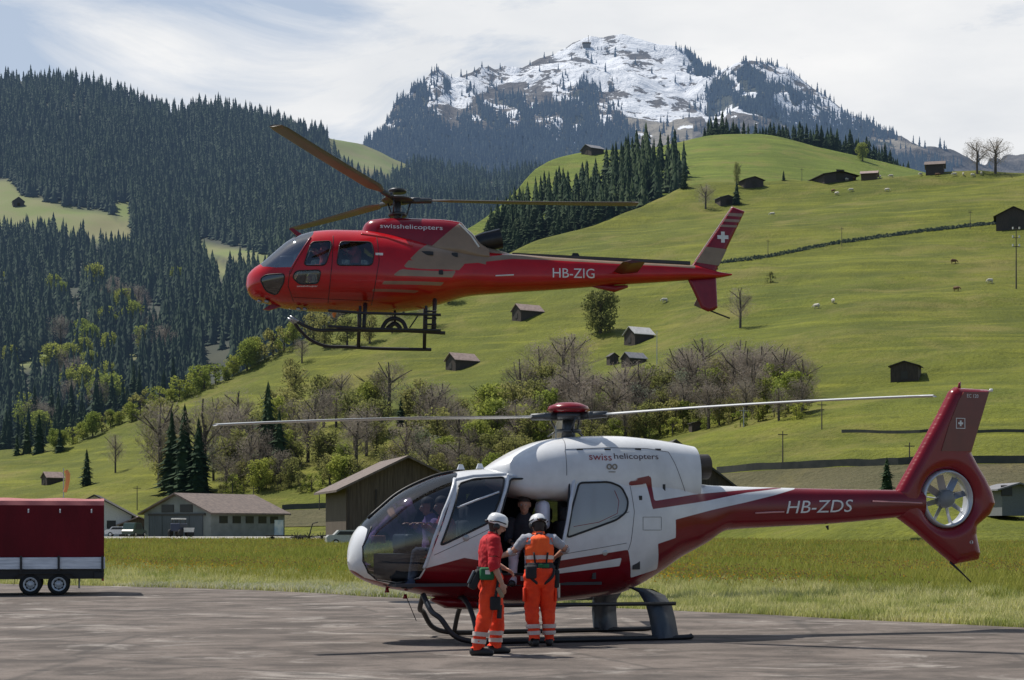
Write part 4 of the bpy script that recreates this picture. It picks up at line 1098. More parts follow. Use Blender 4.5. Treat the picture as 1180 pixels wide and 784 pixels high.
def tarp_sec(x, k):
    s_ = .012*math.sin(x*9)+.01*mn.noise(Vector((x*2, 0, 0)))
    return [(x, 0-s_*.6, zb), (x, -.01-s_, zb+.45), (x, 0-s_*.5, zt-.15), (x, .05, zt-.05), (x, .24, zt+.01+.012*math.sin(x*5)), (x, W_-.24, zt+.01+.012*math.sin(x*5)), (x, W_-.03, zt-.03), (x, W_, zt-.14), (x, W_, zb)]
for i in range(n):
    x = -L*i/(n-1); vs += tarp_sec(x, i)
    if i: fs += [((i-1)*9+j, (i-1)*9+j+1, i*9+j+1, i*9+j) for j in range(8)]
fs += [tuple(range(8, -1, -1)), tuple((n-1)*9+j for j in range(9))]
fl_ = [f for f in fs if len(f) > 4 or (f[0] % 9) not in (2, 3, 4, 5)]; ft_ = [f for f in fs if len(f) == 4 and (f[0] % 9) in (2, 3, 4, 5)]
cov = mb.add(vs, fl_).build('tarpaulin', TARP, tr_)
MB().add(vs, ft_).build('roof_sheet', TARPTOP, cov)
mb = MB()
for k in range(1, 8): mb.tube([(-.28-(k-1)*.69, -.03, zt-.32), (-.28-(k-1)*.69, -.045, zt-.24)], .018, 6)
mb.build('eyelet', ALU, cov)
sbd = MB().box((-L/2, W_/2, (zb+zf)/2-.0), (L+.04, W_+.06, zb-zf-.01), bevel=.01).build('side_board', ALU, tr_)
for x in (-.04, -1.0, -1.82, -2.64, -3.46): MB().box((x, -.05, (zb+zf)/2), (.05, .05, zb-zf+.06)).build('stanchion', CHASSIS, sbd)
mb = MB(); mb.box((-L/2, W_/2, zf-.09), (L, W_-.1, .16)); mb.box((-L/2, .1, zf-.16), (L-.2, .08, .12)); mb.box((-.12, W_/2, zf-.14), (.22, W_, .16), bevel=.02); mb.build('chassis', CHASSIS, tr_)
for j, x in enumerate((-1.0, -1.62)):
    for y in (.14, W_-.14):
        r = .25; wy = y
        w_ = MB().lathe([(.16, -.1), (r-.02, -.1), (r, -.06), (r, .06), (r-.02, .1), (.16, .1)], 28, (x, wy, r+.004), 'y').build('wheel', RUB, tr_, True)
        mb = MB().lathe([(0, -.085), (.05, -.09), (.06, -.07), (.11, -.06), (.14, -.095), (.165, -.1), (.165, .1), (0, .1)], 24, (x, wy, r+.004), 'y')
        mb.build('rim', M('white_steel_rim', (.6, .62, .64), .4, metal=.2), w_, True)
        mb = MB()
        for k in range(8): a_ = k*PI/4; mb.box((x+.105*math.cos(a_), wy-.075, r+.105*math.sin(a_)), (.035, .02, .035))
        mb.tube([(x+.105*math.cos(q_*PI/8), wy-.070, r+.105*math.sin(q_*PI/8)) for q_ in range(17)], .008, 4); mb = mb.build('rim_slot', RUB, w_)
for y0_ in (-.02, W_-.26):
    fn = MB()
    pts = [(-1.98, zf-.36), (-1.95, zf-.16), (-1.85, zf-.1), (-.75, zf-.1), (-.66, zf-.16), (-.62, zf-.36)]
    for a_, b_ in zip(pts[:-1], pts[1:]): fn.prism([a_, b_, (b_[0], b_[1]+.015), (a_[0], a_[1]+.015)], y0_, y0_+.28)
    fn.build('mudguard', CHASSIS, tr_)
MB().box((-.03, .2, zf-.22), (.05, .3, .1)).build('tail_light', M('red_lens', (.4, .02, .02), .2), tr_)
mb = MB(); mb.tube([(-3.3, .05, zf-.1), (-3.0, .02, zf+.02)], .02, 6); mb.tube([(-.55, .3, zf-.15), (-.55, .3, .15)], .025, 6); mb.build('prop_stand', STEEL, tr_)
# ---------------------------------------------------------------- helicopters
W = (.78, .79, .80); RED = (.205, .006, .014)
P_EC = paint_attr('white_and_red_coach_paint', W, RED); P_WHITE = paint_attr('white_coach_paint', W, RED)
P_RED = M('dark_red_coach_paint', (.21, .006, .014), .25, col2=(.17, .005, .012), scale=1.5, coat=.25, spec=.35)
P_REDLIT = M('lit_red_paint', (.235, .007, .016), .25, col2=(.19, .006, .013), scale=1.5, coat=.25, spec=.35)  # lit copy of the dark red, light put into its colour
BLACKP = M('matt_black_paint', (.015, .015, .017), .5); RUBBER = M('black_seal', (.012, .012, .013), .5)
GREYM = M('dark_grey_fairing', (.05, .062, .075), .4, col2=(.04, .05, .06), scale=2.)
METAL = M('machined_metal', (.35, .36, .38), .35, metal=.8); DMETAL = M('dark_hub_metal', (.09, .095, .10), .45, metal=.6)
BLADE = M('pale_grey_blade', (.60, .61, .60), .4, col2=(.50, .51, .50), scale=1.); BLADE2 = M('brown_grey_blade', (.19, .165, .14), .5, col2=(.15, .13, .11), scale=1.)
FRAMEW = M('pale_door_frame', (.62, .65, .70), .3); LETW = M('white_lettering', (.80, .80, .78), .5); LETD = M('dark_lettering', (.06, .02, .03), .5); LETR = M('red_lettering', (.3, .02, .03), .5)
GLASS = glass('tinted_canopy', (.55, .60, .66), .07); GLASSD = glass('side_window_glass', (.7, .74, .78), .07)
SEATM = M('dark_seat_fabric', (.03, .03, .035), .9); HEADR = M('pale_seat_cover', (.75, .78, .90), .8); INT = M('cabin_lining', (.05, .05, .055), .8); PANELM = M('grey_panel', (.10, .11, .12), .6)

def ring_pts(c, rx, rz, n=48): return [(c[0]+rx*math.cos(2*PI*k/n), c[1]+rz*math.sin(2*PI*k/n)) for k in range(n)]
def blade(name, mat, parent, root, tip, chord, thick=.03, droop=0., r0=.5, sweep=0.):
    root, tip = Vector(root), Vector(tip); d = tip-root; L_ = d.length; d.normalize()
    ch = Vector((-d.y, d.x, 0)).normalized(); up = d.cross(ch)*-1 if d.cross(ch).z < 0 else d.cross(ch)
    n = 26; V, Fx = [], []
    prof = [(-.5, 0), (-.42, .5), (-.2, .9), (.1, .7), (.5, .05), (.1, -.35), (-.25, -.5), (-.43, -.35)]
    for i in range(n):
        t = i/(n-1); c = chord*(.35+.65*min(1, max(0, (t-.04)/.07))) if t < .12 else chord*(1 if t < .97 else .8)
        p = root+d*(L_*t)+Vector((0, 0, -droop*t*t+droop*t)); tw = math.radians(8*(1-t)-1)
        for (a, b_) in prof: V.append(p+ch*(a*c*math.cos(tw))+up*(b_*thick+a*c*math.sin(tw)))
    m_ = len(prof)
    for i in range(n-1): Fx += [(i*m_+j, i*m_+(j+1) % m_, (i+1)*m_+(j+1) % m_, (i+1)*m_+j) for j in range(m_)]
    Fx += [tuple(range(m_)), tuple(range((n-1)*m_, n*m_))[::-1]]
    return MB().add(V, Fx).build(name, mat, parent, True)
def cross_patch(hull_on, c, s_, name, mat, parent, y):
    a = s_/6; mb = MB(); cx, cz = c
    mb.prism([(cx-a, cz-s_/2), (cx+a, cz-s_/2), (cx+a, cz-a), (cx+s_/2, cz-a), (cx+s_/2, cz+a), (cx+a, cz+a), (cx+a, cz+s_/2), (cx-a, cz+s_/2), (cx-a, cz+a), (cx-s_/2, cz+a), (cx-s_/2, cz-a), (cx-a, cz-a)], y-.002, y+.002)
    return mb.build(name, mat, parent)

# ======== parked helicopter ========
D1 = 24.; TH1 = math.radians(20)
ec = thing('parked_helicopter', 'white and dark red helicopter standing on the tarmac with its cabin door open', 'helicopter', Vector(((655-CX)/F*D1, D1, .004)), TH1)
bpy.context.view_layer.update(); MW = ec.matrix_world.copy()
top = [(401, 647), (403, 632), (408, 617), (418, 604), (438, 585.5), (457.5, 569.5), (481, 557), (508, 547), (535, 542.5), (560, 541), (600, 542), (630, 535), (665, 524), (720, 522), (765, 528), (788, 546), (801, 557.5), (840, 560.5), (910, 562.5), (975, 564), (1036, 565), (1062, 566)]
bot = [(401, 649), (405, 659), (412, 665), (425, 671.5), (442, 677), (469, 682), (485, 685.5), (510, 690), (545, 694), (600, 696), (650, 692), (709.5, 684), (729, 676), (756, 660), (780, 643.5), (810, 627), (836, 611.5), (880, 608), (953, 604), (1040, 596), (1062, 594)]
hw = [(401, .02), (403, .14), (407, .26), (414, .38), (425, .49), (450, .61), (480, .69), (520, .745), (580, .77), (660, .77), (710, .71), (750, .60), (790, .44), (830, .30), (880, .225), (960, .175), (1062, .13)]
H = Hull(MW, top, bot, hw, .46, 2.5, 2.2)
wind = H.sides([(421, 610), (412, 596), (430, 560), (480, 530), (527, 530), (527, 546), (522, 557), (489, 655), (483, 665), (470, 670), (457, 671), (434, 667.5), (423, 658.5), (418.5, 646), (418, 627)])
fdoor = roundpoly(H.sides([(529, 557.5), (547, 552), (581, 550), (576, 575), (566, 600), (560, 604), (512, 627), (508, 628)]), .05)
cabin = roundpoly(H.sides([(588, 551.5), (651, 553), (656, 557), (649, 619), (641, 661), (576, 662), (572, 640), (574, 603), (582, 575)]), .06)
rwin = roundpoly(H.sides([(667, 556.5), (702, 555.5), (716, 561), (724, 577), (722, 590), (711, 599), (653, 620), (659, 586)]), .06)
R1 = H.sides([(380, 655), (404, 657), (420, 666), (450, 674), (484, 667), (491, 655), (535, 643), (565, 648), (600, 652), (640, 647), (721, 634), (724, 634), (726.5, 666), (757, 656), (758, 627), (778.6, 620), (778.6, 599), (820, 588), (860, 579), (892, 571), (915, 564)])
def ext(hull, px, py): return hull.plane((px, py), 0.)
R1 = R1+[ext(H, 960, 540), ext(H, 1200, 540), ext(H, 1200, 760), ext(H, 380, 760)]
Wp = H.sides([(600, 664), (641.7, 656), (716.5, 643), (714, 652.5), (641.7, 661.4), (600, 670)])
R2 = H.sides([(722.5, 553.6), (748, 548), (754, 577.5), (800, 570), (860, 564.5), (900, 561.5), (900, 563), (860, 568), (814, 577.5), (752, 587), (744.6, 558), (725, 560)])
# starboard windows mirror port ones
RWG = glass('painted_reflection_glass', (.7, .74, .78), .12, .55, (.50, .53, .54)); SGL = glass('dark_tinted_glass', (.12, .13, .14), .1)  # grey diffuse in the port rear pane paints its pale reflection
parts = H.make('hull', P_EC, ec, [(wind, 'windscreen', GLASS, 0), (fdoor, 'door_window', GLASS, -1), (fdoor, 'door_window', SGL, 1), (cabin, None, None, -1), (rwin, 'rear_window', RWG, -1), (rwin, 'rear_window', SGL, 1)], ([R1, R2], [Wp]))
H.rims('window_seal', [fdoor, rwin], RUBBER, ec, .014, .003, True, (-1, 1))
fr = MB(); H.rim(fr, H.sides([(523.5, 552), (511, 590), (499, 624), (488.5, 655)]), .024, .006, close=False); H.rim(fr, H.sides([(523.5, 553), (545, 548.5), (584, 546.5)]), .02, .004, close=False)
fr.build('door_frame', FRAMEW, ec, True)
H.rims('door_frame', [H.sides([(523.5, 553), (545, 548.5), (584, 546.5)]), H.sides([(585, 547), (579, 575), (571, 602)])], FRAMEW, ec, .022, .005, False); H.rims('window_bar', [H.sides([(527, 585), (550, 576), (575, 567)])], FRAMEW, ec, .014, .004, False)
fr = MB(); H.rim(fr, H.sides([(661, 552), (657, 580), (650, 619.5), (646, 640)]), .026, .01, close=False); H.rim(fr, H.sides([(585, 549), (620, 549.5), (661, 551)]), .018, .006, close=False); fr.build('door_rail', FRAMEW, ec, True)
fr = MB(); H.rim(fr, H.sides([(421, 607), (417.5, 630), (418, 647), (424, 660), (434, 668.5), (457, 672.5), (483, 667)]), .010, .003, close=False)
fr.build('windscreen_seal', RUBBER, ec, True); H.rims('opening_seal', [cabin], RUBBER, ec, .014, .0)
ln = MB()
for pl_ in ([(725, 556), (731, 590), (727, 625), (724, 634)], [(500, 640), (560, 612), (575, 604)], [(642, 640), (722, 626)], [(703, 598), (725, 590)], [(590, 664), (640, 663)]):
    H.rim(ln, H.sides(pl_), .004, .001, close=False)
H.rim(ln, H.sides([(741, 596), (762, 596), (762, 611), (741, 611)]), .0035, .001)
ln.build('panel_seam', M('panel_gap', (.12, .12, .12), .7), ec)
# dome centre post
cp = MB(); xs_ = np.linspace(H.plane((424, 600), 0)[0], H.plane((535, 542), 0)[0], 24); T_ = pchip(H.tx, H.tz, xs_)
cp.tube([(x, 0, z+.008) for x, z in zip(xs_, T_)], .022, 6); cp.build('windscreen_post', RUBBER, ec, True)
# cowling
ctop = [(556, 541), (566, 535), (574, 530), (597, 517.5), (620, 509), (647.5, 504.5), (702, 503), (748, 507), (775, 511), (794, 514.5), (803, 516)]
cbot = [(556, 556), (600, 575), (700, 580), (780, 580), (803, 575)]
HC = Hull(MW, ctop, cbot, [(556, .12), (575, .40), (600, .54), (640, .64), (700, .655), (750, .56), (790, .42), (803, .36)], .3, 2.9, 3.2)
xe = HC.plane((794, 514), 0)[0]; HC.x1 = xe
cw_ = HC.make('engine_cowling', P_EC, ec, (), ([R2], []), dx=.025, nphi=120, noseclu=False)[0]
mb = MB(); ys = [.52]; xx_ = xe; T_, B_, W__, C_ = HC.prof(xe)
ph = np.linspace(0, 2*PI, 60, endpoint=False); e_ = np.where(np.sin(ph) > 0, HC.nu, HC.nl)
cap = [(xe, float(W__*np.sign(math.cos(p))*abs(math.cos(p))**(2/q)), float(C_+((T_-C_) if math.sin(p) > 0 else (C_-B_))*np.sign(math.sin(p))*abs(math.sin(p))**(2/q))) for p, q in zip(ph, e_)]
capi = [(xe+.0, y*.86, float(C_)+(z-float(C_))*.86) for _, y, z in cap]
mb.add(cap+capi, [(k, (k+1) % 60, 60+(k+1) % 60, 60+k) for k in range(60)]); mb.build('cowling_rim', P_WHITE, cw_)
mb = MB(); mb.add([(xe-.02, y, z) for _, y, z in capi], [tuple(range(60))]); mb.build('exhaust_grille', BLACKP, cw_)
z_e = HC.plane((796, 538), 0)[1]
MB().lathe([(.13, 0), (.17, 0), (.18, .5), (.15, .5)], 24, (xe-.22, 0, z_e), 'x').build('exhaust_pipe', M('burnt_exhaust', (.05, .04, .035), .5, metal=.5), cw_, True)
ln = MB()
for pl_ in ([(648, 506), (651, 520), (653, 548)], [(651, 518), (700, 516), (745, 517), (770, 521)], [(770, 521), (778, 535), (786, 556), (790, 570)]): HC.rim(ln, [HC.side(p) for p in pl_], .005, .001, close=False)
ln.build('cowling_seam', M('cowl_gap', (.2, .2, .21), .7), cw_)
mb = MB()
for px in (668, 700, 735, 758):
    p = HC.side((px, 518)); mb.box(HC.on(p[0], p[1], .004), (.09, .01, .02))
mb.build('latch', RUBBER, cw_)
lettering('lettering', HC, 'swiss', (679, 530), (705, 531), 7.5, LETR, cw_); lettering('lettering', HC, 'helicopters', (708, 531), (759, 531.5), 8.5, LETD, cw_)
lg = MB(); p = HC.side((705, 538)); [lg.lathe([(.022, 0), (.04, 0), (.04, .004), (.022, .004)], 16, HC.on(p[0]+dx_, p[1], .012), 'y') for dx_ in (-.04, .04)]; lg.box(HC.on(p[0], p[1]-.07, .004), (.1, .006, .012)); lg.build('emblem', M('gold_grey_emblem', (.25, .22, .18), .5), cw_)
# small hatches and vents on the flank
mb = MB()
for px, py, w_, h_ in ((738, 574, .045, .06), (765, 562, .04, .09), (733, 651, .11, .13)):
    p = H.side((px, py)); MB().box(H.on(p[0], p[1], .003), (w_, .01, h_)).build('vent', BLACKP, ec)
H.rims('reflection_stripe', [H.sides([(661, 607), (690, 602), (711, 592), (713, 578), (708, 566)])], P_RED, ec, .03, -.028, False)  # added red bar imitating the red reflection in the rear glass
p = H.side((697, 637)); MB().lathe([(0, -.004), (.03, -.003), (.04, 0)], 16, H.on(p[0], p[1], .004), 'y').build('fuel_cap', METAL, ec, True)
p = H.side((537, 620)); MB().lathe([(0, -.004), (.035, -.003), (.045, .0)], 18, H.on(p[0], p[1], .005), 'y').build('static_port', METAL, ec, True)
lettering('registration', H, 'HB-ZDS', (906, 592), (983, 590), 14.5, LETW, ec, .22, .004)
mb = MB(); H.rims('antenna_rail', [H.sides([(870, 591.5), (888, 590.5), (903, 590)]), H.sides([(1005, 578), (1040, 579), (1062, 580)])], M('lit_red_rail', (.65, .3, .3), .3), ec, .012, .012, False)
# tail: fin, ducted fan, lower fin
def tl(p, y=-.06): return H.plane(p, y)
fin = [tl(p) for p in [(1034, 566), (1057.6, 524), (1083.7, 476), (1096.7, 450), (1103, 445.5), (1109, 447), (1142, 449), (1131, 486), (1120.6, 522), (1128, 536), (1137, 551), (1145, 568), (1148, 580.5), (1142, 593.5), (1127, 606.5), (1126.5, 616), (1131, 637), (1129, 645.6), (1101, 651), (1079, 632.6), (1056, 612), (1036, 597)]]
cF = tl((1091.5, 575)); rxF = (tl((1120, 575))[0]-tl((1063, 575))[0])/2; rzF = (tl((1091, 541.5))[1]-tl((1091, 608.5))[1])/2
duct = ring_pts(cF, rxF*1.02, rzF)
inflate('tail_fin', fin, .13, .16, .018, P_REDLIT, ec, [duct])
rud = [tl(p, -.12) for p in [(1084, 520), (1093, 490), (1104, 462), (1110, 452), (1139, 452), (1129, 486), (1118.5, 520)]]
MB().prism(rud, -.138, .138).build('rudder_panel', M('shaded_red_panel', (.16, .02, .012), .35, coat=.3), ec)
lip = MB(); V, Fx = [], []
for k in range(64):
    a = 2*PI*k/64
    for r_, y_ in ((1.0, -.05), (.96, -.10), (.90, -.12), (.90, .12), (.97, .10), (1.0, .05)): V.append((cF[0]+rxF*1.03*r_*math.cos(a), y_, cF[1]+rzF*1.01*r_*math.sin(a)))
Fx = [(k*6+j, k*6+(j+1) % 6, ((k+1) % 64)*6+(j+1) % 6, ((k+1) % 64)*6+j) for k in range(64) for j in range(6)]
lip.add(V, Fx).build('fan_duct', M('bright_duct_metal', (.55, .57, .60), .3, metal=.35), ec, True)
fan = MB().lathe([(0, -.10), (.10, -.10), (.135, -.07), (.14, .06), (.09, .1), (0, .1)], 24, (cF[0]-.0, 0, cF[1]), 'y').build('fan_hub', M('fan_hub_grey', (.20, .21, .22), .4), ec, True)
for k in range(8):
    a = 2*PI*k/8+.25; d = Vector((math.cos(a), 0, math.sin(a))); u = Vector((-math.sin(a), 0, math.cos(a)))*.045
    c0 = Vector((cF[0], 0, cF[1])); f_ = Vector((0, .03, 0)); r1 = rzF*.88*.98
    sx = rxF/rzF
    q = [c0+d*.13+u+f_, c0+d*.13-u-f_, c0+d*r1*.97-u*.9-f_, c0+d*r1*.97+u*.9+f_]
    MB().add([p for p in q]+[p+Vector((0, .012, 0)) for p in q], [(0, 1, 2, 3), (7, 6, 5, 4), (0, 4, 5, 1), (1, 5, 6, 2), (2, 6, 7, 3), (3, 7, 4, 0)]).build('fan_blade', METAL, fan)
for k in range(3):
    a = 2*PI*k/3+PI/3*2.9; d = Vector((math.cos(a), 0, math.sin(a))); c0 = Vector((cF[0], .06, cF[1]))
    MB().tube([c0+d*.1, c0+d*rzF*.93], .022, 6, flat=.5).build('fan_strut', M('pale_strut', (.6, .62, .64), .4), fan)
q = tl((1107, 488), -.142); lw = .075
fl = MB(); [fl.box((q[0]+a_, -.141, q[1]+b_), (c_, .004, d_)) for a_, b_, c_, d_ in ((0, lw, lw*2+.012, .01), (0, -lw, lw*2+.012, .01), (lw, 0, .01, lw*2), (-lw, 0, .01, lw*2))]
fl.build('flag_frame', LETW, ec); cross_patch(None, q, .085, 'swiss_cross', LETW, ec, -.142)
lettering('type_lettering', H, 'EC 120', (1108, 459), (1121, 459.5), 4, LETW, ec, planar=-.1415)
p = tl((1103, 446), 0); MB().tube([(p[0]+.03, 0, p[1]-.05), (p[0]+.045, 0, p[1]+.06), (p[0]+.06, 0, p[1]+.08)], [.03, .018, .004], 6).build('beacon', P_RED, ec, True)
p = tl((1142, 450), 0); MB().lathe([(0, -.03), (.025, -.02), (.025, .02), (0, .03)], 8, (p[0], 0, p[1]), 'x').build('tail_light', LETW, ec)
mb = MB(); a, b_ = tl((1095, 648), 0), tl((1119, 671), 0); mb.tube([(a[0], 0, a[1]), ((a[0]+b_[0])/2+.02, 0, (a[1]+b_[1])/2-.01), (b_[0], 0, b_[1])], [.022, .014, .012], 8); mb.build('tail_skid', BLACKP, ec, True)
p = tl((1119, 625), -.12); mb = MB(); mb.lathe([(0, -.005), (.03, -.005), (.03, .005), (0, .005)], 12, (p[0], -.125, p[1]), 'y'); mb.build('vent_disc', LETW, ec)
# horizontal stabiliser behind, antenna under boom
p = H.plane((953, 606), 0); MB().tube([(p[0], 0, p[1]), (p[0]+.02, 0, p[1]-.06)], [.025, .01], 6).build('boom_antenna', BLACKP, ec)
# skids
def G(p, y): return H.plane(p, y)
yS = 1.02
zsk = .035
for s_ in (-1, 1):
    f0 = G((486, 690), s_*.55); xf = f0[0]
    sk = [(xf+.02, s_*.55, f0[1]+.05), (xf+.05, s_*.80, f0[1]-.15), (xf+.14, s_*.93, .34), (xf+.28, s_*1.0, .14), (xf+.48, s_*yS, zsk+.02), (xf+.8, s_*yS, zsk), (xf+1.6, s_*yS, zsk), (xf+2.6, s_*yS, zsk), (xf+3.55, s_*yS, zsk), (xf+3.68, s_*yS, zsk+.02)]
    MB().tube(catmull(sk, 6), .036, 10).build('skid', BLACKP, ec, True)
    st = G((779, 697), -yS)[0]; zz_ = G((700, 697), -yS)[1]
    x0_ = G((545, 692), -.7)[0]
    MB().tube([(x0_, s_*.86, zz_+.02), (x0_+.4, s_*.98, zz_+.01), (st, s_*1.0, zz_)], .026, 8).build('step_bar', BLACKP, ec, True)
    # faired rear leg: blade-like strut
    A = [(725, 678, .34), (752, 681.6, .34)]; 
    def lp_(px, py, y): q = G((px, py), -y); return (q[0], s_*y, q[1])
    secs = [((722, 676), (752, 679), .45), ((736, 683), (766, 686), .72), ((744, 697), (774, 697), .93), ((748, 712), (778, 712), 1.0), ((752, 736.5), (782, 734), 1.03)]
    V = []
    for a, b_, y_ in secs:
        for (q, dy) in ((a, 0), (((a[0]*.6+b_[0]*.4), (a[1]*.6+b_[1]*.4)), .06), (b_, 0), (((a[0]*.6+b_[0]*.4), (a[1]*.6+b_[1]*.4)), -.06)):
            v_ = lp_(q[0], q[1], y_); V.append((v_[0], v_[1]+s_*dy, max(.02, v_[2])))
    Fx = [(i*4+j, i*4+(j+1) % 4, (i+1)*4+(j+1) % 4, (i+1)*4+j) for i in range(4) for j in range(4)]+[(0, 1, 2, 3), (19, 18, 17, 16)]
    lg = MB().add(V, Fx).build('rear_leg', GREYM, ec, True)
    # front cross tube
    MB().tube(catmull([(xf+.62, 0, f0[1]-.0), (xf+.62, s_*.45, f0[1]-.02), (xf+.62, s_*.8, .36), (xf+.62, s_*yS, zsk)], 5), .035, 8).build('cross_tube', BLACKP, ec, True)
# belly fairing and lamp
b0 = G((497, 693), 0); b1 = G((560, 697), 0)
mb = MB(); mb.tube([(b0[0], 0, b0[1]+.02), (b0[0]+.2, 0, b0[1]-.01), (b0[0]+.6, 0, b0[1]-.03), (b0[0]+1.1, 0, b0[1]+.03)], [.05, .22, .24, .1], 16, True, .4); mb.build('belly_fairing', P_RED, ec, True)
for px, py in ((446, 683), (467, 690)):
    p = G((px, py), 0); MB().tube([(p[0], 0, p[1]+.06), (p[0], 0, p[1])], [.02, .035], 8).build('belly_antenna', P_RED, ec, True)
p = G((469, 690), 0); MB().tube([(p[0], 0, p[1]), (p[0]+.13, 0, p[1]-.30)], .006, 5).build('whip_antenna', BLACKP, ec)
for px, py in ((531, 540), (553, 539)):
    p = G((px, py), 0); MB().box((p[0], 0, p[1]+.02), (.10, .05, .07), taper=.5).build('roof_antenna', FRAMEW, ec)
p = G((636, 503), 0); MB().tube([(p[0], -.15, p[1]-.1), (p[0], -.15, p[1]+.14)], .008, 6).build('pitot_tube', METAL, ec)
# rotor head
def h0z(py): return H.plane((655, py), 0)[1]
zh = h0z(480)
rt = MB().tube([(0, 0, h0z(515)), (0, 0, h0z(478))], [.11, .075], 16).build('rotor_mast', DMETAL, ec, True)
MB().lathe([(.0, .0), (.24, 0), (.30, .035), (.27, .09), (.16, .135), (0, .15)], 32, (0, 0, h0z(476)), 'z').build('rotor_cap', P_REDLIT, rt, True)
mb = MB(); mb.lathe([(0, -.05), (.2, -.05), (.24, 0), (.2, .05), (0, .05)], 24, (0, 0, zh), 'z'); mb.lathe([(0, -.02), (.18, -.02), (.18, .02), (0, .02)], 24, (0, 0, h0z(497)), 'z')
for k in range(3): a = 2*PI*k/3+.4; mb.tube([(math.cos(a)*.17, math.sin(a)*.17, h0z(497)), (math.cos(a+.15)*.26, math.sin(a+.15)*.26, zh-.02)], .013, 6); mb.tube([(math.cos(a)*.17, math.sin(a)*.17, h0z(497)), (math.cos(a)*.3, math.sin(a)*.3, h0z(503))], .012, 6)
mb.build('rotor_hub', DMETAL, rt, True)
RI = MW.inverted(); Rb = 5.13
for ang, tip in ((210., (235, 490)), (330., (1066, 457)), (90., None)):
    dw = Vector((math.cos(math.radians(ang)), math.sin(math.radians(ang)), 0)); hubw = MW @ Vector((0, 0, zh))
    tw = hubw+dw*Rb
    if tip:
        k = (tip[0]-CX)/F; # keep the reach, set the tip height seen
        tw.z = EYE+(HY-tip[1])/F*tw.y
    else: tw.z = hubw.z-.12
    a, b_ = RI @ (hubw+dw*.55+Vector((0, 0, 0))), RI @ tw
    a.z = zh+(b_.z-zh)*.10
    blade('rotor_blade', BLADE, rt, a, b_, .26, .022, .10)
    c_ = RI @ (hubw+dw*.12); mb = MB(); mb.tube([c_, a+(b_-a).normalized()*.05], [.06, .045], 8); mb.box(c_.lerp(a, .55), (.12, .12, .10), bevel=.02); mb.build('blade_grip', DMETAL, rt, True)
# cabin inside
zf_ = G((600, 670), 0)[1]
MB().box((G((600, 0), 0)[0]-.5, 0, zf_-.02), (2.9, 1.2, .04)).build('cabin_floor', INT, ec)
xb = G((664, 600), 0)[0]
MB().box((xb+.0, 0, zf_+.66), (.05, 1.30, 1.24)).build('rear_bulkhead', INT, ec)
def seat(x, y, hr=True, m1=SEATM, m2=None):
    s_ = MB().box((x, y, zf_+.22), (.46, .42, .14), bevel=.04).build('seat', m1, ec, True)
    MB().box((x+.24, y, zf_+.52), (.12, .42, .62), bevel=.05).build('seat_back', m1, s_, True)
    if hr: MB().box((x+.27, y, zf_+.92), (.10, .26, .20), bevel=.05).build('headrest', m2 or m1, s_, True)
    return s_
xp = G((512, 600), -.3)[0]
seat(xp, -.32); seat(xp, .32)
xr = G((628, 600), -.3)[0]
seat(xr, .32); seat(xr, -.28, True); 
q = G((625, 594), -.30); MB().box((q[0], -.30, q[1]), (.16, .30, .40), bevel=.075).build('seat_cover', HEADR, ec, True)
# instrument console and pedals behind the bubble
c1 = G((452, 655), 0); con = MB(); con.box((c1[0]+.05, -.0, c1[1]-.02), (.5, .5, .42), bevel=.05); con.box((G((465, 620), 0)[0], 0, G((465, 625), 0)[1]), (.14, .66, .22), bevel=.04); con.build('instrument_console', BLACKP, ec, True)
q = G((449, 651), -.32); MB().box((q[0]+.1, -.29, q[1]-.02), (.62, .04, .34), bevel=.02).build('side_console', PANELM, ec, True)
mb = MB(); q = G((500, 640), -.3); mb.tube([(q[0], -.32, q[1]-.15), (q[0]-.05, -.32, q[1]+.15), (q[0]-.08, -.32, q[1]+.25)], .016, 6); mb.build('control_stick', BLACKP, ec)
q = G((690, 590), -.3); MB().box((q[0], -.60, q[1]-.02), (.80, .02, .60)).build('pale_window_backing', M('pale_backing', (.60, .62, .63), .7), ec); MB().box((q[0]+.0, -.62, q[1]-.12), (.6, .02, .09), rot=Matrix.Rotation(-.22, 3, 'Y')).build('backing_stripe', P_RED, ec)  # added pale panel and red bar imitating the rear window's reflection

# ======== hovering helicopter ========
D2 = 38.
hv_ = thing('hovering_helicopter', 'red helicopter with tan stripes hovering in the air', 'helicopter', at(458, 330, D2))
hv_.rotation_euler = (math.radians(-4.2), 0, math.radians(7)); bpy.context.view_layer.update(); M2 = hv_.matrix_world.copy()
RED2 = (.54, .008, .014); TAN = (.31, .215, .145)
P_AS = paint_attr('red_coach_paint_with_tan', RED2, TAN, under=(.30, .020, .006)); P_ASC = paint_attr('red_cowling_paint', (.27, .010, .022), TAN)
P_R2 = M('wine_red_paint', (.24, .010, .022), .25, coat=.2, spec=.35); P_TAN = M('tan_paint', (.28, .20, .135), .4)
top = [(283.5, 328), (284.5, 321), (288, 315), (294, 310), (300, 306.5), (307, 301), (318, 291.5), (331, 281), (341, 275.5), (349.5, 272.5), (362.5, 269.5), (390, 268), (416, 268.5), (440, 271), (470, 277), (500, 283), (540, 289), (575, 293), (600, 294.3), (632, 296.8), (724, 302.5), (765, 304.5), (801, 306.5), (828, 313.5), (843, 316)]
bot = [(283.5, 330), (286, 338), (292, 344), (301, 347), (311, 350), (329, 354.5), (355, 357), (381, 358.5), (433, 359.5), (477, 356.5), (507, 350), (540, 341), (575, 338), (638, 334), (719, 328), (794, 323), (828, 320.5), (843, 317.6)]
hw = [(283.5, .03), (285, .18), (288, .32), (294, .48), (303, .62), (320, .76), (345, .87), (380, .92), (430, .92), (465, .84), (500, .68), (540, .48), (580, .36), (640, .29), (720, .225), (800, .15), (843, .05)]
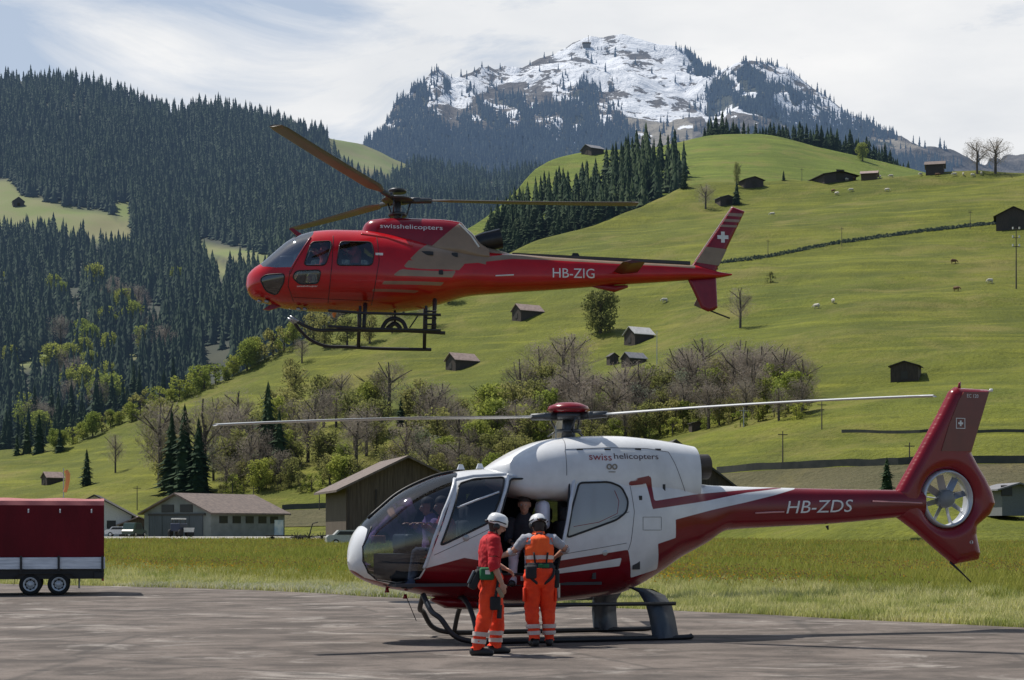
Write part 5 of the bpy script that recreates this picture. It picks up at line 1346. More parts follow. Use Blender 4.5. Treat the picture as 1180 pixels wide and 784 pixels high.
K = Hull(M2, top, bot, hw, .44, 2.6, 2.3)
ws = K.sides([(303, 307.5), (296, 302), (322, 278), (345, 264), (362, 264), (361, 270), (356.5, 276), (337, 308), (318, 308.5)])
fw = roundpoly(K.sides([(359, 279), (381, 278), (382, 284), (375, 306), (350, 306)]), .09); rw = roundpoly(K.sides([(392, 278.5), (428, 279), (431, 292), (429, 306), (388, 306)]), .09)
lw_ = roundpoly(K.sides([(341, 312.5), (370, 311.5), (367, 327), (345, 328), (337, 320)]), .09); nw = roundpoly(K.sides([(299.5, 322), (306, 317), (328, 315.5), (327, 326), (319, 341), (306, 336)]), .09)
tans = [K.sides(p) for p in ([(472, 299), (483, 288), (500, 280), (560, 280), (560, 305), (551, 303), (536, 304)], [(471, 300), (536, 304), (529, 311.5), (464, 308.5)], [(460.8, 311), (525, 313.5), (521, 320), (452, 318)], [(443, 324), (512, 325.5), (508, 329.5), (439, 328)], [(430, 333), (484, 335), (478, 338), (428, 336.3)],
    [(536, 300), (600, 292), (760, 300), (801, 302), (801, 309.5), (765, 306.8), (724, 305), (632, 299.8), (590, 298.5), (556, 302)])]
def und(V):  # orange-red belly fade, light bounced off the grass put into the paint
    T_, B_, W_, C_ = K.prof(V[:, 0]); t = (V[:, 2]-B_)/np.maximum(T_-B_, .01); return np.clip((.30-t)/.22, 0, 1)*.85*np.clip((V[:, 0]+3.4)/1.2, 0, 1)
def extp(pts): return [K.plane(p, -.5) for p in pts]
NGL = glass('nose_glass', (.08, .08, .10), .1)
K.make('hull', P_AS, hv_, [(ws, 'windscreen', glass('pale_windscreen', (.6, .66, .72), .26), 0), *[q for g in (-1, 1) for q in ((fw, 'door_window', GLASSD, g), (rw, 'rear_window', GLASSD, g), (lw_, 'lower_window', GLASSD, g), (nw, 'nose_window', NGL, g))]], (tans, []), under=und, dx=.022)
K.rims('window_seal', [fw, rw, lw_, nw], RUBBER, hv_, .014, .004, True, (-1, 1))
mb = MB(); K.rim(mb, K.sides([(358, 274), (347, 291), (337, 308), (334, 316)]), .02, .005, close=False); mb.build('windscreen_post', P_R2, hv_, True); mb = MB(); xs_ = np.linspace(K.plane((306, 302), 0)[0], K.plane((358, 270), 0)[0], 16); mb.tube([(x, 0, float(pchip(K.tx, K.tz, [x])[0])+.01) for x in xs_], .02, 6); mb.build('windscreen_post', P_R2, hv_, True)
mb = MB(); K.rim(mb, K.sides([(384, 272), (383, 300), (380, 330), (378, 350)]), .007, .001, close=False); K.rim(mb, K.sides([(434, 273), (437, 300), (432, 330), (428, 352)]), .007, .001, close=False); K.rim(mb, K.sides([(334, 312), (332, 330), (338, 348)]), .007, .001, close=False); K.rim(mb, K.sides([(338, 343), (380, 345), (430, 347)]), .006, .001, close=False); mb.build('door_seam', M('seam_dark', (.05, .005, .008), .6), hv_)
mb = MB(); K.rim(mb, K.sides([(416, 270), (445, 274), (476, 284)]), .03, -.01, close=False); mb.build('roof_highlight', M('lit_red', (.5, .02, .02), .25), hv_, True)  # brighter red tube paints the highlight along the body's upper edge
lettering('door_lettering', K, 'swisshelicopter', (342, 331.5), (366, 331.5), 2.6, LETW, hv_)
lettering('registration', K, 'HB-ZIG', (637, 320), (685, 321), 11., LETW, hv_, 0, .004)
mb = MB(); K.rim(mb, K.sides([(571, 318), (592, 317)]), .014, .01, close=False); mb.build('door_handle', LETW, hv_)
p = K.side((437, 293)); MB().box(K.on(p[0], p[1], .004), (.16, .01, .05)).build('latch', LETW, hv_)
# cowling
ctop = [(416, 272), (418, 264), (421, 259.5), (429, 255.5), (462, 254), (500, 255), (525, 257.2), (530, 258.5), (536, 265), (543, 271), (552, 282), (562, 289)]
cbot = [(416, 280), (420, 290), (440, 298), (540, 305), (562, 303)]
KC = Hull(M2, ctop, cbot, [(416, .12), (418, .28), (424, .42), (440, .50), (500, .50), (530, .46), (562, .36)], .3, 3.4, 2.4)
tc_ = [KC.side(p) for p in [(495, 286), (529, 257.6), (545, 262)]]+[KC.plane((580, 262), 0), KC.plane((580, 320), 0), KC.plane((486, 320), 0)]
ck = KC.make('engine_cowling', P_ASC, hv_, (), ([tc_], []), dx=.025, nphi=110)[0]
lettering('lettering', KC, 'swisshelicopters', (438, 264.5), (510, 267), 6.6, LETW, ck)
mb = MB(); KC.rim(mb, [KC.side(p) for p in [(529, 258.5), (543, 272), (552, 285)]], .02, .004, close=False); mb.build('cowling_edge', LETW, ck)
mb = MB()
for px, py, w_, h_ in ((492, 292, .28, .09), (524, 294, .14, .10), (508, 314, .10, .10)):
    p = K.side((px, py)); mb.box(K.on(p[0], p[1], .0), (w_, .04, h_), bevel=.015)
mb.build('intake', BLACKP, hv_)
ex = K.plane((556, 279), 0); e2 = K.plane((577, 275), 0)
MB().tube([(ex[0]-.35, 0, ex[1]-.12), (ex[0], 0, ex[1]), (e2[0], 0, e2[1])], [.16, .20, .22], 20, False, 1.).build('exhaust_pipe', M('dark_exhaust', (.04, .04, .042), .35, metal=.6), hv_, True)
q = K.plane((545, 290), 0); q2 = K.plane((590, 296), 0); MB().tube([(q[0], 0, q[1]-.02), (q2[0], 0, q2[1]-.05)], [.24, .12], 14, True, .8).build('boom_fairing', P_TAN, hv_, True)
mb = MB(); a, b_ = K.plane((590, 294.6), 0), K.plane((795, 304.5), 0); mb.box(((a[0]+b_[0])/2, 0, (a[1]+b_[1])/2+.015), ((b_[0]-a[0]), .12, .07), rot=Matrix.Rotation(math.atan2(a[1]-b_[1], b_[0]-a[0]), 3, 'Y')); mb.build('drive_shaft_cover', M('dark_cover', (.06, .05, .045), .5), hv_)
p = K.plane((663, 295), 0); MB().box((p[0], 0, p[1]+.02), (.2, .05, .08), taper=.6).build('strobe_light', BLACKP, hv_)
p = K.plane((708, 332), 0); MB().tube([(p[0]-.5, 0, p[1]+.05), (p[0], 0, p[1]-.02), (p[0]+.3, 0, p[1]+.04)], [.04, .08, .03], 8).build('ventral_antenna', P_R2, hv_, True)
# stabiliser
stp = [K.plane(p, -.35) for p in ((708, 312), (736, 311))]
for s_ in (-1, 1):
    mb = MB(); x0_, z0_ = stp[0]; x1_, z1_ = stp[1]; V = []
    for y_, k in ((.15, 1.), (.7, .96), (1.2, .9), (1.25, .7)):
        m_ = (x0_+x1_)/2; h_ = (x1_-x0_)/2*k
        V += [(m_-h_, s_*y_, z0_), (m_-h_*.3, s_*y_, z0_+.05*k), (m_+h_, s_*y_, z0_), (m_-h_*.3, s_*y_, z0_-.05*k)]
    mb.add(V, [(i*4+j, i*4+(j+1) % 4, (i+1)*4+(j+1) % 4, (i+1)*4+j) for i in range(3) for j in range(4)]+[(15, 14, 13, 12)]).build('stabiliser', M('stabiliser_paint', (.10, .015, .015), .35), hv_)
# fins
f1 = [K.plane(p, -.05) for p in [(797, 306), (801, 301), (828, 262), (844, 237.5), (859, 243), (828, 307), (825, 315), (800, 315)]]
fn_ = inflate('upper_fin', f1, .055, .10, .016, P_R2, hv_)
tn = [K.plane(p, -.09) for p in [(802, 302), (814, 284), (838, 287), (829, 306)]]; MB().prism(tn, -.06, .06).build('fin_band', P_TAN, fn_)
for a, b_ in ((245, 248.5), (252, 255), (258.5, 261)):
    t_ = lambda y, r: (844-(y-237.5)*(844-828)/(262-237.5)+1.5, 859-(y-243)*(859-828)/(307-243)-1.5)[r]
    MB().prism([K.plane(p, -.09) for p in [(t_(a, 0), a), (t_(a, 1), a+1), (t_(b_, 1), b_+1), (t_(b_, 0), b_)]], -.059, .059).build('fin_stripe', M('fin_tan_stripe', (.33, .22, .17), .4), fn_)
cross_patch(None, K.plane((833, 273.5), -.06), .25, 'swiss_cross', LETW, fn_, -.064)
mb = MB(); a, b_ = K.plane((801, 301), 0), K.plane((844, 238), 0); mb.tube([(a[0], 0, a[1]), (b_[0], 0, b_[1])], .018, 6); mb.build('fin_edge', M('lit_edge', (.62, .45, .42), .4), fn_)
f2 = [K.plane(p, -.05) for p in [(793, 322), (826, 319), (827.6, 354), (824, 357), (816.7, 359), (809, 355.6)]]
inflate('lower_fin', f2, .05, .08, .016, P_R2, hv_)
mb = MB(); pts = [K.plane(p, 0) for p in [(818, 358), (828, 362), (841, 367)]]; mb.tube([(p[0], 0, p[1]) for p in pts], .018, 6); mb.build('tail_guard', BLACKP, hv_)
p = K.plane((822, 312), .3); trr = MB().tube([(p[0], .05, p[1]), (p[0], .36, p[1])], .05, 10).build('tail_rotor_shaft', DMETAL, hv_)
for a in (66, 246):
    d = Vector((math.cos(math.radians(a)), 0, math.sin(math.radians(a)))); n_ = Vector((-d.z, 0, d.x))*.09; c0 = Vector((p[0], .36, p[1])); q = [c0+n_*.6, c0-n_*.6, c0+d*.9-n_, c0+d*.9+n_]
    MB().add(q+[v_+Vector((0, .02, 0)) for v_ in q], [(0, 1, 2, 3), (7, 6, 5, 4), (0, 4, 5, 1), (1, 5, 6, 2), (2, 6, 7, 3), (3, 7, 4, 0)]).build('tail_rotor_blade', M('tail_blade_grey', (.2, .18, .16), .4), trr)
# skids: near (upper in the view) and far
def KP(px, py, y): q = K.plane((px, py), y); return (q[0], y, q[1])
yk = 1.08
for s_, pts, upr in ((-1, [(343, 371), (352, 376), (366, 380.5), (390, 380.5), (430, 381), (470, 381.5), (513, 384)], ((421, 351, 381), (501, 346, 382))), (1, [(340, 373), (346, 381), (358, 392), (376, 399), (400, 400), (440, 402), (497, 403)], ((415, 352, 401), (491, 348, 402)))):
    MB().tube(catmull([KP(a, b_, s_*yk) for a, b_ in pts], 6), .038, 10).build('skid', BLACKP, hv_, True)
    for px, t_, b_ in upr:
        A = Vector(KP(px, t_, s_*.55)); B = Vector(KP(px-2, b_, s_*yk)); MB().tube([A, (A.lerp(B, .4)+Vector((0, s_*.15, .05))), B], [.05, .045, .04], 10).build('cross_tube', BLACKP, hv_, True)
    q = KP(pts[0][0], pts[0][1], s_*yk); MB().tube([Vector(q)+Vector((-.16, 0, .12)), Vector(q)], [.025, .04], 8).build('skid_tip', METAL, hv_, True)
# long equipment step and ladder-like frame on the near side
for yy_, row in ((-1.18, 361), (-1.18, 379)):
    MB().tube([KP(378, row-3, yy_), KP(420, row, yy_), KP(508, row+2, yy_)], .03, 8).build('step_bar', BLACKP, hv_, True)
for px in (415, 491, 501): MB().tube([KP(px, 353, -1.0), KP(px, 381, -1.16)], .03, 8).build('step_strut', BLACKP, hv_, True)
mb = MB()
for r in (359, 367, 374): mb.tube([KP(489, r, -1.16), KP(503, r, -1.16)], .022, 6)
mb.tube([KP(472, 378, -1.), KP(483, 362, -.9)], .015, 6); mb.build('step_rung', BLACKP, hv_)
mb = MB(); mb.tube(catmull([KP(440, 379, -.3), KP(446, 370, -.3), KP(455, 367, -.3), KP(464, 371, -.3), KP(468, 379, -.3)], 5), .045, 8); mb.tube(catmull([KP(446, 379, -.2), KP(455, 373, -.2), KP(462, 379, -.2)], 5), .05, 8); mb.tube([KP(455, 358, -.2), KP(455, 375, -.2)], .03, 6); mb.build('cargo_hook', BLACKP, hv_, True)
MB().tube([KP(385, 361, -.3), KP(385, 366, -.3)], [.05, .02], 8).build('belly_beacon', M('orange_lens', (.7, .2, .05), .3), hv_)
# wire cutters
a = KP(333, 264, 0); b_ = KP(351, 274, 0); MB().prism([(a[0], a[2]), (a[0]+.08, a[2]+.02), (b_[0]+.02, b_[2]+.02), (b_[0]-.12, b_[2]-.02)], -.02, .02).build('wire_cutter', P_R2, hv_)
MB().prism([K.plane(q, 0) for q in [(303, 357), (310, 358), (327, 353), (314, 350)]], -.03, .03).build('wire_cutter', P_R2, hv_)
mb = MB()
for px in (300, 308, 345, 352): mb.tube([KP(px, 346+(px > 320)*9, -.25), KP(px-1, 349+(px > 320)*9, -.25)], [.05, .06], 10)
mb.build('landing_light', METAL, hv_, True)
# rotor
def kz(py): return K.plane((458, py), 0)[1]
kx = K.plane((458, 235), 0)[0]
zh = kz(231)
rt = MB().tube([(kx, 0, kz(262)), (kx, 0, kz(228))], [.10, .075], 16).build('rotor_mast', DMETAL, hv_, True)
mb = MB(); mb.lathe([(0, -.05), (.32, -.03), (.36, 0), (.32, .03), (0, .05)], 24, (kx, 0, zh), 'z'); mb.lathe([(0, 0), (.2, 0), (.2, .05), (0, .08)], 20, (kx, 0, kz(222)), 'z'); mb.lathe([(0, -.03), (.2, -.03), (.2, .03), (0, .03)], 24, (kx, 0, kz(248)), 'z')
for k in range(3): a = 2*PI*k/3; mb.tube([(kx+math.cos(a)*.2, math.sin(a)*.2, kz(248)), (kx+math.cos(a+.2)*.3, math.sin(a+.2)*.3, zh-.03)], .018, 6); mb.tube([(kx+math.cos(a+1)*.1, math.sin(a+1)*.1, kz(258)), (kx+math.cos(a+1)*.19, math.sin(a+1)*.19, kz(249))], .018, 6)
mb.build('rotor_hub', DMETAL, rt, True)
R2I = M2.inverted(); hubw = M2 @ Vector((kx, 0, zh))
for ang, tpy in ((6., 235.5), (122., 264), (248., 145)):
    d = Vector((math.cos(math.radians(ang)), math.sin(math.radians(ang)), 0)); tw = hubw+d*5.35; tw.z = EYE+(HY-tpy)/F*tw.y
    b_ = R2I @ tw; c_ = R2I @ hubw; dd = (b_-c_).normalized()
    blade('rotor_blade', BLADE2, rt, c_+dd*.6, b_, .35, .028, -.06)
    mb = MB(); mb.tube([c_+dd*.1, c_+dd*.75], [.075, .06], 8); mb.box(c_+dd*.42, (.16, .16, .11), bevel=.02); mb.build('blade_grip', DMETAL, rt, True)
# cabin
zf2 = K.plane((400, 345), 0)[1]
zf2 += .12; MB().box((K.plane((395, 345), 0)[0], 0, zf2), (2.0, 1.25, .05)).build('cabin_floor', INT, hv_)
for px, y_ in ((378, -.4), (378, .4), (420, -.4), (420, .4)):
    x_ = K.plane((px, 320), y_)[0]; s_ = MB().box((x_, y_, zf2+.3), (.48, .46, .14), bevel=.04).build('seat', SEATM, hv_, True); MB().box((x_+.24, y_, zf2+.68), (.1, .44, .7), bevel=.04).build('seat_back', SEATM, s_, True)
MB().box((K.plane((330, 322), 0)[0], 0, zf2+.50), (.3, .9, .45), bevel=.05).build('instrument_console', BLACKP, hv_, True)

tick('helis')
# ---------------------------------------------------------------- people
from mathutils.kdtree import KDTree
SKIN = M('skin', (.50, .27, .19), .55, col2=(.42, .21, .14), scale=8)
def cloth(name, c, c2=None, rough=.85, scale=7.): return M(name, c, rough, col2=c2 or tuple(q*.7 for q in c), scale=scale, bump=.5, bscale=14)
ORANGE = cloth('orange_red_trousers', (.95, .065, .010), (.72, .04, .008)); REDJ = cloth('red_jacket', (.55, .010, .018), (.38, .008, .014)); VEST = cloth('orange_vest', (1., .13, .02), (.85, .09, .015)); GREYT = cloth('pale_grey_shirt', (.42, .43, .48))
SILVER = M('reflective_band', (.50, .42, .38), .4, col2=(.6, .5, .45), scale=6); BOOT = M('black_boots', (.02, .018, .018), .6); HELM = M('white_grey_helmet', (.75, .75, .76), .3, col2=(.62, .63, .64), scale=5, coat=.3); HBLK = M('helmet_black', (.02, .02, .022), .4)
HARN = cloth('black_harness', (.022, .022, .025)); GREENP = cloth('green_pouch', (.02, .16, .06)); HAIR = M('dark_hair', (.03, .02, .015), .7)
class Body:
    def __init__(s): s.prims = []
    def seg(s, lab, pts, rl, rd=None, lat=(0, 1, 0), n=12):
        pts = [Vector(p) for p in pts]; rd = rd or rl; V, Fx = [], []; k = len(pts)
        # round caps
        P, A, B = [], [], []
        t0 = (pts[1]-pts[0]).normalized(); t1 = (pts[-1]-pts[-2]).normalized()
        for f, sc in ((1., .15), (.8, .6), (.45, .9)): P.append(pts[0]-t0*rd[0]*f*.8); A.append(rl[0]*sc); B.append(rd[0]*sc)
        for p, a, b_ in zip(pts, rl, rd): P.append(p); A.append(a); B.append(b_)
        for f, sc in ((.45, .9), (.8, .6), (1., .15)): P.append(pts[-1]+t1*rd[-1]*f*.8); A.append(rl[-1]*sc); B.append(rd[-1]*sc)
        for i, p in enumerate(P):
            t = (P[min(i+1, len(P)-1)]-P[max(i-1, 0)]).normalized(); l = Vector(lat); l = (l-t*l.dot(t))
            l = l.normalized() if l.length > .1 else t.orthogonal().normalized(); d = t.cross(l)
            for j in range(n): a = 2*PI*j/n; V.append(p+l*math.cos(a)*A[i]+d*math.sin(a)*B[i])
        m_ = len(P)
        Fx = [(i*n+j, i*n+(j+1) % n, (i+1)*n+(j+1) % n, (i+1)*n+j) for i in range(m_-1) for j in range(n)]+[tuple(range(n))[::-1], tuple(range((m_-1)*n, m_*n))]
        s.prims.append((lab, V, Fx))
    def limb(s, lab, pts, r, **k): s.seg(lab, pts, r, **k)
    def hand(s, w, palm_dir, nrm, side, curl=.5, sz=1.):
        """w wrist, palm_dir along the hand, nrm out of the back of the hand, side +1/-1 thumb side"""
        d = Vector(palm_dir).normalized(); n = Vector(nrm); n = (n-d*n.dot(d)).normalized(); l = d.cross(n)*side; w = Vector(w)
        s.seg('hand', [w, w+d*.045*sz, w+d*.085*sz], [.026*sz, .038*sz, .038*sz], [.018*sz, .016*sz, .014*sz], lat=l, n=10)
        for k, (o, L_) in enumerate(((.030, .068), (.010, .078), (-.010, .072), (-.029, .056))):
            b_ = w+d*.088*sz+l*o*sz; q = b_; dd = d.copy(); pts = [b_-d*.02]
            for j, fr_ in enumerate((.45, .32, .23)):
                dd = (dd-n*math.sin(curl*.9)).normalized(); q = q+dd*L_*fr_*sz; pts.append(q)
            s.seg('hand', pts, [.0095*sz, .0095*sz, .0088*sz, .008*sz], n=8, lat=l)
        t0 = w+d*.03*sz+l*.026*sz; s.seg('hand', [t0, t0+(d*.5+l*.75-n*.3).normalized()*.038*sz, t0+(d*.5+l*.75-n*.3).normalized()*.038*sz+(d*.9+l*.1-n*.5).normalized()*.034*sz], [.013*sz, .011*sz, .009*sz], n=8, lat=n)
    def make(s, name, parent, vox=.008):
        V, Fx, lab = [], [], []
        for l, v, f in s.prims: o = len(V); V += v; Fx += [tuple(i+o for i in q) for q in f]; lab += [l]*len(v)
        me = bpy.data.meshes.new('tmp'); me.from_pydata([tuple(v) for v in V], [], Fx); o = bpy.data.objects.new('tmp', me); COL.objects.link(o)
        m_ = o.modifiers.new('r', 'REMESH'); m_.mode = 'VOXEL'; m_.voxel_size = vox; m_.use_smooth_shade = True
        m_ = o.modifiers.new('s', 'SMOOTH'); m_.factor = .5; m_.iterations = 3
        bpy.context.view_layer.update(); me2 = bpy.data.meshes.new_from_object(o.evaluated_get(bpy.context.evaluated_depsgraph_get())); bpy.data.objects.remove(o)
        kd = KDTree(len(V)); [kd.insert(v, i) for i, v in enumerate(V)]; kd.balance()
        s.co = np.array([v.co[:] for v in me2.vertices]); s.no = np.array([v.normal[:] for v in me2.vertices]); s.f = [tuple(p.vertices) for p in me2.polygons]
        s.lab = np.array([lab[kd.find(Vector(c))[1]] for c in s.co]); me2.materials.clear()
        return link(name, me2, SKIN, parent, True)
    def shell(s, name, test, off, mat, parent, fold=.006, fs=14.):
        """clothing: the skin of a region moved outwards, with folds"""
        m_ = test(s.lab, s.co)
        F_ = [f for f in s.f if any(m_[i] for i in f)]
        use = sorted({i for f in F_ for i in f}); re = {u: k for k, u in enumerate(use)}
        V = []
        for i in use:
            c = Vector(s.co[i]); k = mn.noise(Vector((c.x*fs, c.y*fs, c.z*fs*.7)))+.5*mn.noise(c*fs*2.3); V.append(c+Vector(s.no[i])*(off+fold*(k+.3)))
        return MB().add(V, [tuple(re[i] for i in f) for f in F_]).build(name, mat, parent, True)
def isin(*L): return lambda lab, co: np.isin(lab, L)
def headprims(B, c, fwd, up=(0, 0, 1)):
    c = Vector(c); f = Vector(fwd).normalized(); u = Vector(up); u = (u-f*u.dot(f)).normalized(); l = u.cross(f)
    B.seg('head', [c-u*.055+f*.012, c, c+u*.05-f*.005], [.062, .076, .070], [.078, .093, .085], lat=l, n=16)
    B.seg('head', [c-u*.095+f*.045, c-u*.05+f*.03], [.032, .055], [.035, .06], lat=l)       # jaw
    B.seg('head', [c-u*.005+f*.098, c-u*.038+f*.112], [.010, .014], [.010, .016], lat=l, n=8)  # nose
    B.seg('head', [c-u*.062+f*.093-l*.018, c-u*.062+f*.093+l*.018], [.009, .009], [.009, .009], lat=u, n=8)  # lips
    for s_ in (-1, 1): B.seg('head', [c-u*.03+l*s_*.082-f*.012, c+u*.012+l*s_*.084-f*.015], [.008, .010], [.016, .02], lat=l, n=8)
    return c, f, u, l
def eyes(c, f, u, l, parent, glasses=False):
    for s_ in (-1, 1):
        e = MB().lathe([(0, -.011), (.008, -.008), (.0115, 0), (.008, .008), (0, .011)], 10, c+f*.086+l*s_*.032-u*.002, 'z').build('eye', M('eye_white', (.5, .48, .46), .2), parent, True)
        MB().lathe([(0, -.006), (.006, 0), (0, .006)], 8, c+f*.096+l*s_*.032-u*.002, 'z').build('iris', BLACKP, e)
    if glasses:
        mb = MB()
        for s_ in (-1, 1): mb.tube([c+f*.105+l*s_*.012-u*.0, c+f*.10+l*s_*.05], .016, 8, True, .35); mb.tube([c+f*.10+l*s_*.052, c+l*s_*.088+u*.0], .004, 5)
        mb.build('sunglasses', HBLK, parent, True)
def helmet(c, f, u, l, parent):
    prof = [(0, .125), (.05, .119), (.085, .098), (.104, .062), (.110, .02), (.112, -.012), (.104, -.02)]
    mb = MB(); V = []
    n = 24
    for r, z in prof:
        for j in range(n): a = 2*PI*j/n; V.append(c+u*(z+.012)+f*math.cos(a)*r*1.17+l*math.sin(a)*r)
    mb.add(V, [(i*n+j, i*n+(j+1) % n, (i+1)*n+(j+1) % n, (i+1)*n+j) for i in range(len(prof)-1) for j in range(n)]); h = mb.build('helmet', HELM, parent, True)
    mb = MB()
    for s_ in (-1, 1): mb.tube([c+l*s_*.098-u*.03, c+l*s_*.112-u*.03], [.042, .036], 14); mb.tube([c+l*s_*.092-u*.06, c+f*.04+l*s_*.055-u*.115], .008, 5); mb.tube([c+l*s_*.1+u*.01-f*.1, c+l*s_*.116+u*.03, c+l*s_*.08+u*.03+f*.1], .008, 5)
    mb.tube([c-f*.125+u*.0-l*.06, c-f*.138+u*.0, c-f*.125+u*.0+l*.06], .016, 6); mb.build('helmet_ear_guard', HBLK, h, True)
    mb = MB()
    for k in range(4): a = .6+k*1.1; p = c+u*.10+f*math.cos(a)*.075+l*math.sin(a)*.065; mb.tube([p, p+u*.008], .012, 6)
    mb.build('helmet_vent', HBLK, h)
def standing(name, label, loc, rz, J, cfg):
    t = thing(name, label, 'person', loc, rz); B = Body()
    pe, wa, ch, ne, hd = [Vector(J[k]) for k in ('pelvis', 'waist', 'chest', 'neck', 'head')]
    B.seg('torso', [wa-Vector((0, 0, .03)), wa.lerp(ch, .5), ch, ch+Vector((0, 0, .10)), ne-Vector((0, 0, .03))], [.145, .155, .175, .165, .07], [.105, .11, .12, .105, .065])
    B.seg('hips', [pe-Vector((0, 0, .06)), pe+Vector((0, 0, .02)), wa], [.165, .17, .145], [.12, .125, .105])
    B.seg('neck', [ne-Vector((0, 0, .06)), ne, hd-Vector((0, 0, .03))], [.062, .055, .055])
    c, f, u, l = headprims(B, hd, J['look'], J.get('up', (0, 0, 1)))
    cfg['c'] = c
    for s_, k in ((1, 'L'), (-1, 'R')):
        sh, el, wr = [Vector(J[q+k]) for q in ('sh', 'el', 'wr')]
        B.limb('upperarm', [sh-Vector((0, s_*.05, 0)), sh, sh.lerp(el, .5), el], [.062, .060, .050, .043]); B.limb('forearm', [el, el.lerp(wr, .35), wr], [.043, .042, .027])
        B.hand(wr, J.get('hd'+k, wr-el), J.get('hn'+k, (0, s_, .2)), s_ if k == 'L' else -s_*-1, J.get('curl', .55))
        hp, kn, an = [Vector(J[q+k]) for q in ('hp', 'kn', 'an')]; toe = Vector(J['toe'+k])
        B.limb('thigh', [hp+Vector((0, -s_*.01, .0)), hp.lerp(kn, .5), kn], [.098, .084, .064]); B.limb('shin', [kn, kn.lerp(an, .35), an.lerp(kn, .15), an], [.062, .064, .045, .042])
        d = (toe-an); d.z = 0; d = d.normalized(); z0 = Vector((an.x, an.y, 0))
        B.seg('foot', [z0-d*.05+Vector((0, 0, .05)), z0+d*.06+Vector((0, 0, .048)), z0+d*.17+Vector((0, 0, .035))], [.042, .046, .040], [.048, .042, .03], lat=d.cross(Vector((0, 0, 1))))
    body = B.make('body', t, .0085)
    fv, cv = np.array(f), np.array(c); B.shell('hair', lambda lab, co: (lab == 'head') & (((co-cv) @ fv) < -.005) & (co[:, 2] > cv[2]-.085), .010, HAIR, t, .004)
    eyes(c, f, u, l, t, cfg.get('glasses')); helmet(c, f, u, l, t)
    tz = cfg.get('waistz', 1.05)
    tr_ = B.shell('trousers', lambda lab, co: (np.isin(lab, ['thigh', 'shin', 'hips']) | ((lab == 'foot') & (co[:, 2] > .085))) & (co[:, 2] < tz) & (co[:, 2] > .07), .020, ORANGE, t, .022, 8.)
    for z0, z1 in ((.15, .195), (.235, .28)): B.shell('reflective_band', lambda lab, co: np.isin(lab, ['shin', 'foot']) & (co[:, 2] > z0) & (co[:, 2] < z1), .036, SILVER, tr_, .010, 11.)
    B.shell('boot', lambda lab, co: (lab == 'foot') | ((lab == 'shin') & (co[:, 2] < .16)), .007, BOOT, t, .001)
    if cfg['top'] == 'jacket':
        B.shell('jacket', lambda lab, co: ((lab == 'forearm') & (np.min([np.linalg.norm(co-np.array(J['el'+k]), axis=1) for k in 'LR'], axis=0) < .08)) | np.isin(lab, ['torso', 'upperarm']) & (co[:, 2] > tz-.06) | ((lab == 'hips') & (co[:, 2] > tz-.05)) | ((lab == 'neck') & (co[:, 2] < ne.z-.015)), .020, REDJ, t, .012, 11.)
    else:
        B.shell('shirt', lambda lab, co: np.isin(lab, ['torso', 'upperarm', 'hips']) & (co[:, 2] > tz-.03) | ((lab == 'neck') & (co[:, 2] < ne.z-.03)), .011, GREYT, t, .007)
        v_ = B.shell('safety_vest', lambda lab, co: np.isin(lab, ['torso', 'hips']) & (co[:, 2] > tz+.01) & (np.abs(co[:, 1]) < .155), .028, VEST, t, .008, 10.)
        B.shell('reflective_band', lambda lab, co: np.isin(lab, ['torso', 'hips']) & (co[:, 2] > tz+.07) & (co[:, 2] < tz+.115) & (np.abs(co[:, 1]) < .16), .036, SILVER, v_, .006, 10.)
    B.shell('belt', lambda lab, co: np.isin(lab, ['torso', 'hips']) & (co[:, 2] > tz-.05) & (co[:, 2] < tz+.015), .036, HARN, t, .004)
    return t, B
J1 = dict(pelvis=(-.02, 0, .90), waist=(-.03, 0, 1.04), chest=(-.01, 0, 1.23), neck=(.03, 0, 1.42), head=(.07, 0, 1.555), look=(.93, -.15, -.30), up=(.2, 0, 1),
    shL=(0, .18, 1.36), elL=(.04, .27, 1.12), wrL=(.22, .2, 1.02), hnL=(0, .5, 1), shR=(-.01, -.18, 1.36), elR=(-.04, -.27, 1.09), wrR=(.06, -.29, .86), hnR=(.2, -1, 0), hdR=(.25, .05, -1), curl=.6,
    hpL=(0, .095, .88), knL=(.10, .12, .49), anL=(.08, .13, .08), toeL=(.3, .17, 0), hpR=(-.02, -.095, .88), knR=(-.10, -.12, .48), anR=(-.20, -.13, .08), toeR=(.05, -.20, 0))
p1 = at(566, 755.5, 20.7); p1.z = .004
t1, B1 = standing('person', 'person in red jacket and orange trousers with white helmet and green belt pouch', p1, math.radians(14), J1, dict(top='jacket', glasses=True, waistz=1.03))
# pouch, radio, knee holster, glove held in the right hand
mb = MB(); mb.box((-.10, -.20, .97), (.17, .09, .15), bevel=.025); o = mb.build('green_pouch', GREENP, t1, True); MB().box((-.10, -.247, .99), (.06, .004, .05)).build('pouch_patch', LETW, o)
MB().box((-.22, -.12, .90), (.09, .12, .24), rot=Matrix.Rotation(.45, 3, 'Y'), bevel=.02).build('radio_holster', HARN, t1, True); MB().box((-.275, -.14, .93), (.03, .06, .17), rot=Matrix.Rotation(.45, 3, 'Y'), bevel=.01).build('radio', GREYM, t1, True)
MB().box((.0, -.215, .62), (.13, .05, .16), bevel=.02).build('thigh_pouch', HARN, t1, True); mb = MB(); mb.tube([(.05, -.2, .97), (.0, -.23, .7)], .018, 6); mb.tube([(-.05, -.2, .56), (.06, -.18, .56)], .016, 6); mb.tube([(.05, -.2, .44), (.06, -.19, .60)], .03, 6); mb.build('thigh_strap', HARN, t1)
g_ = MB().box((.04, -.29, .75), (.05, .05, .14), rot=Matrix.Rotation(-.5, 3, 'Y'), bevel=.02).build('tan_glove', cloth('tan_leather_glove', (.30, .22, .14)), None, True)
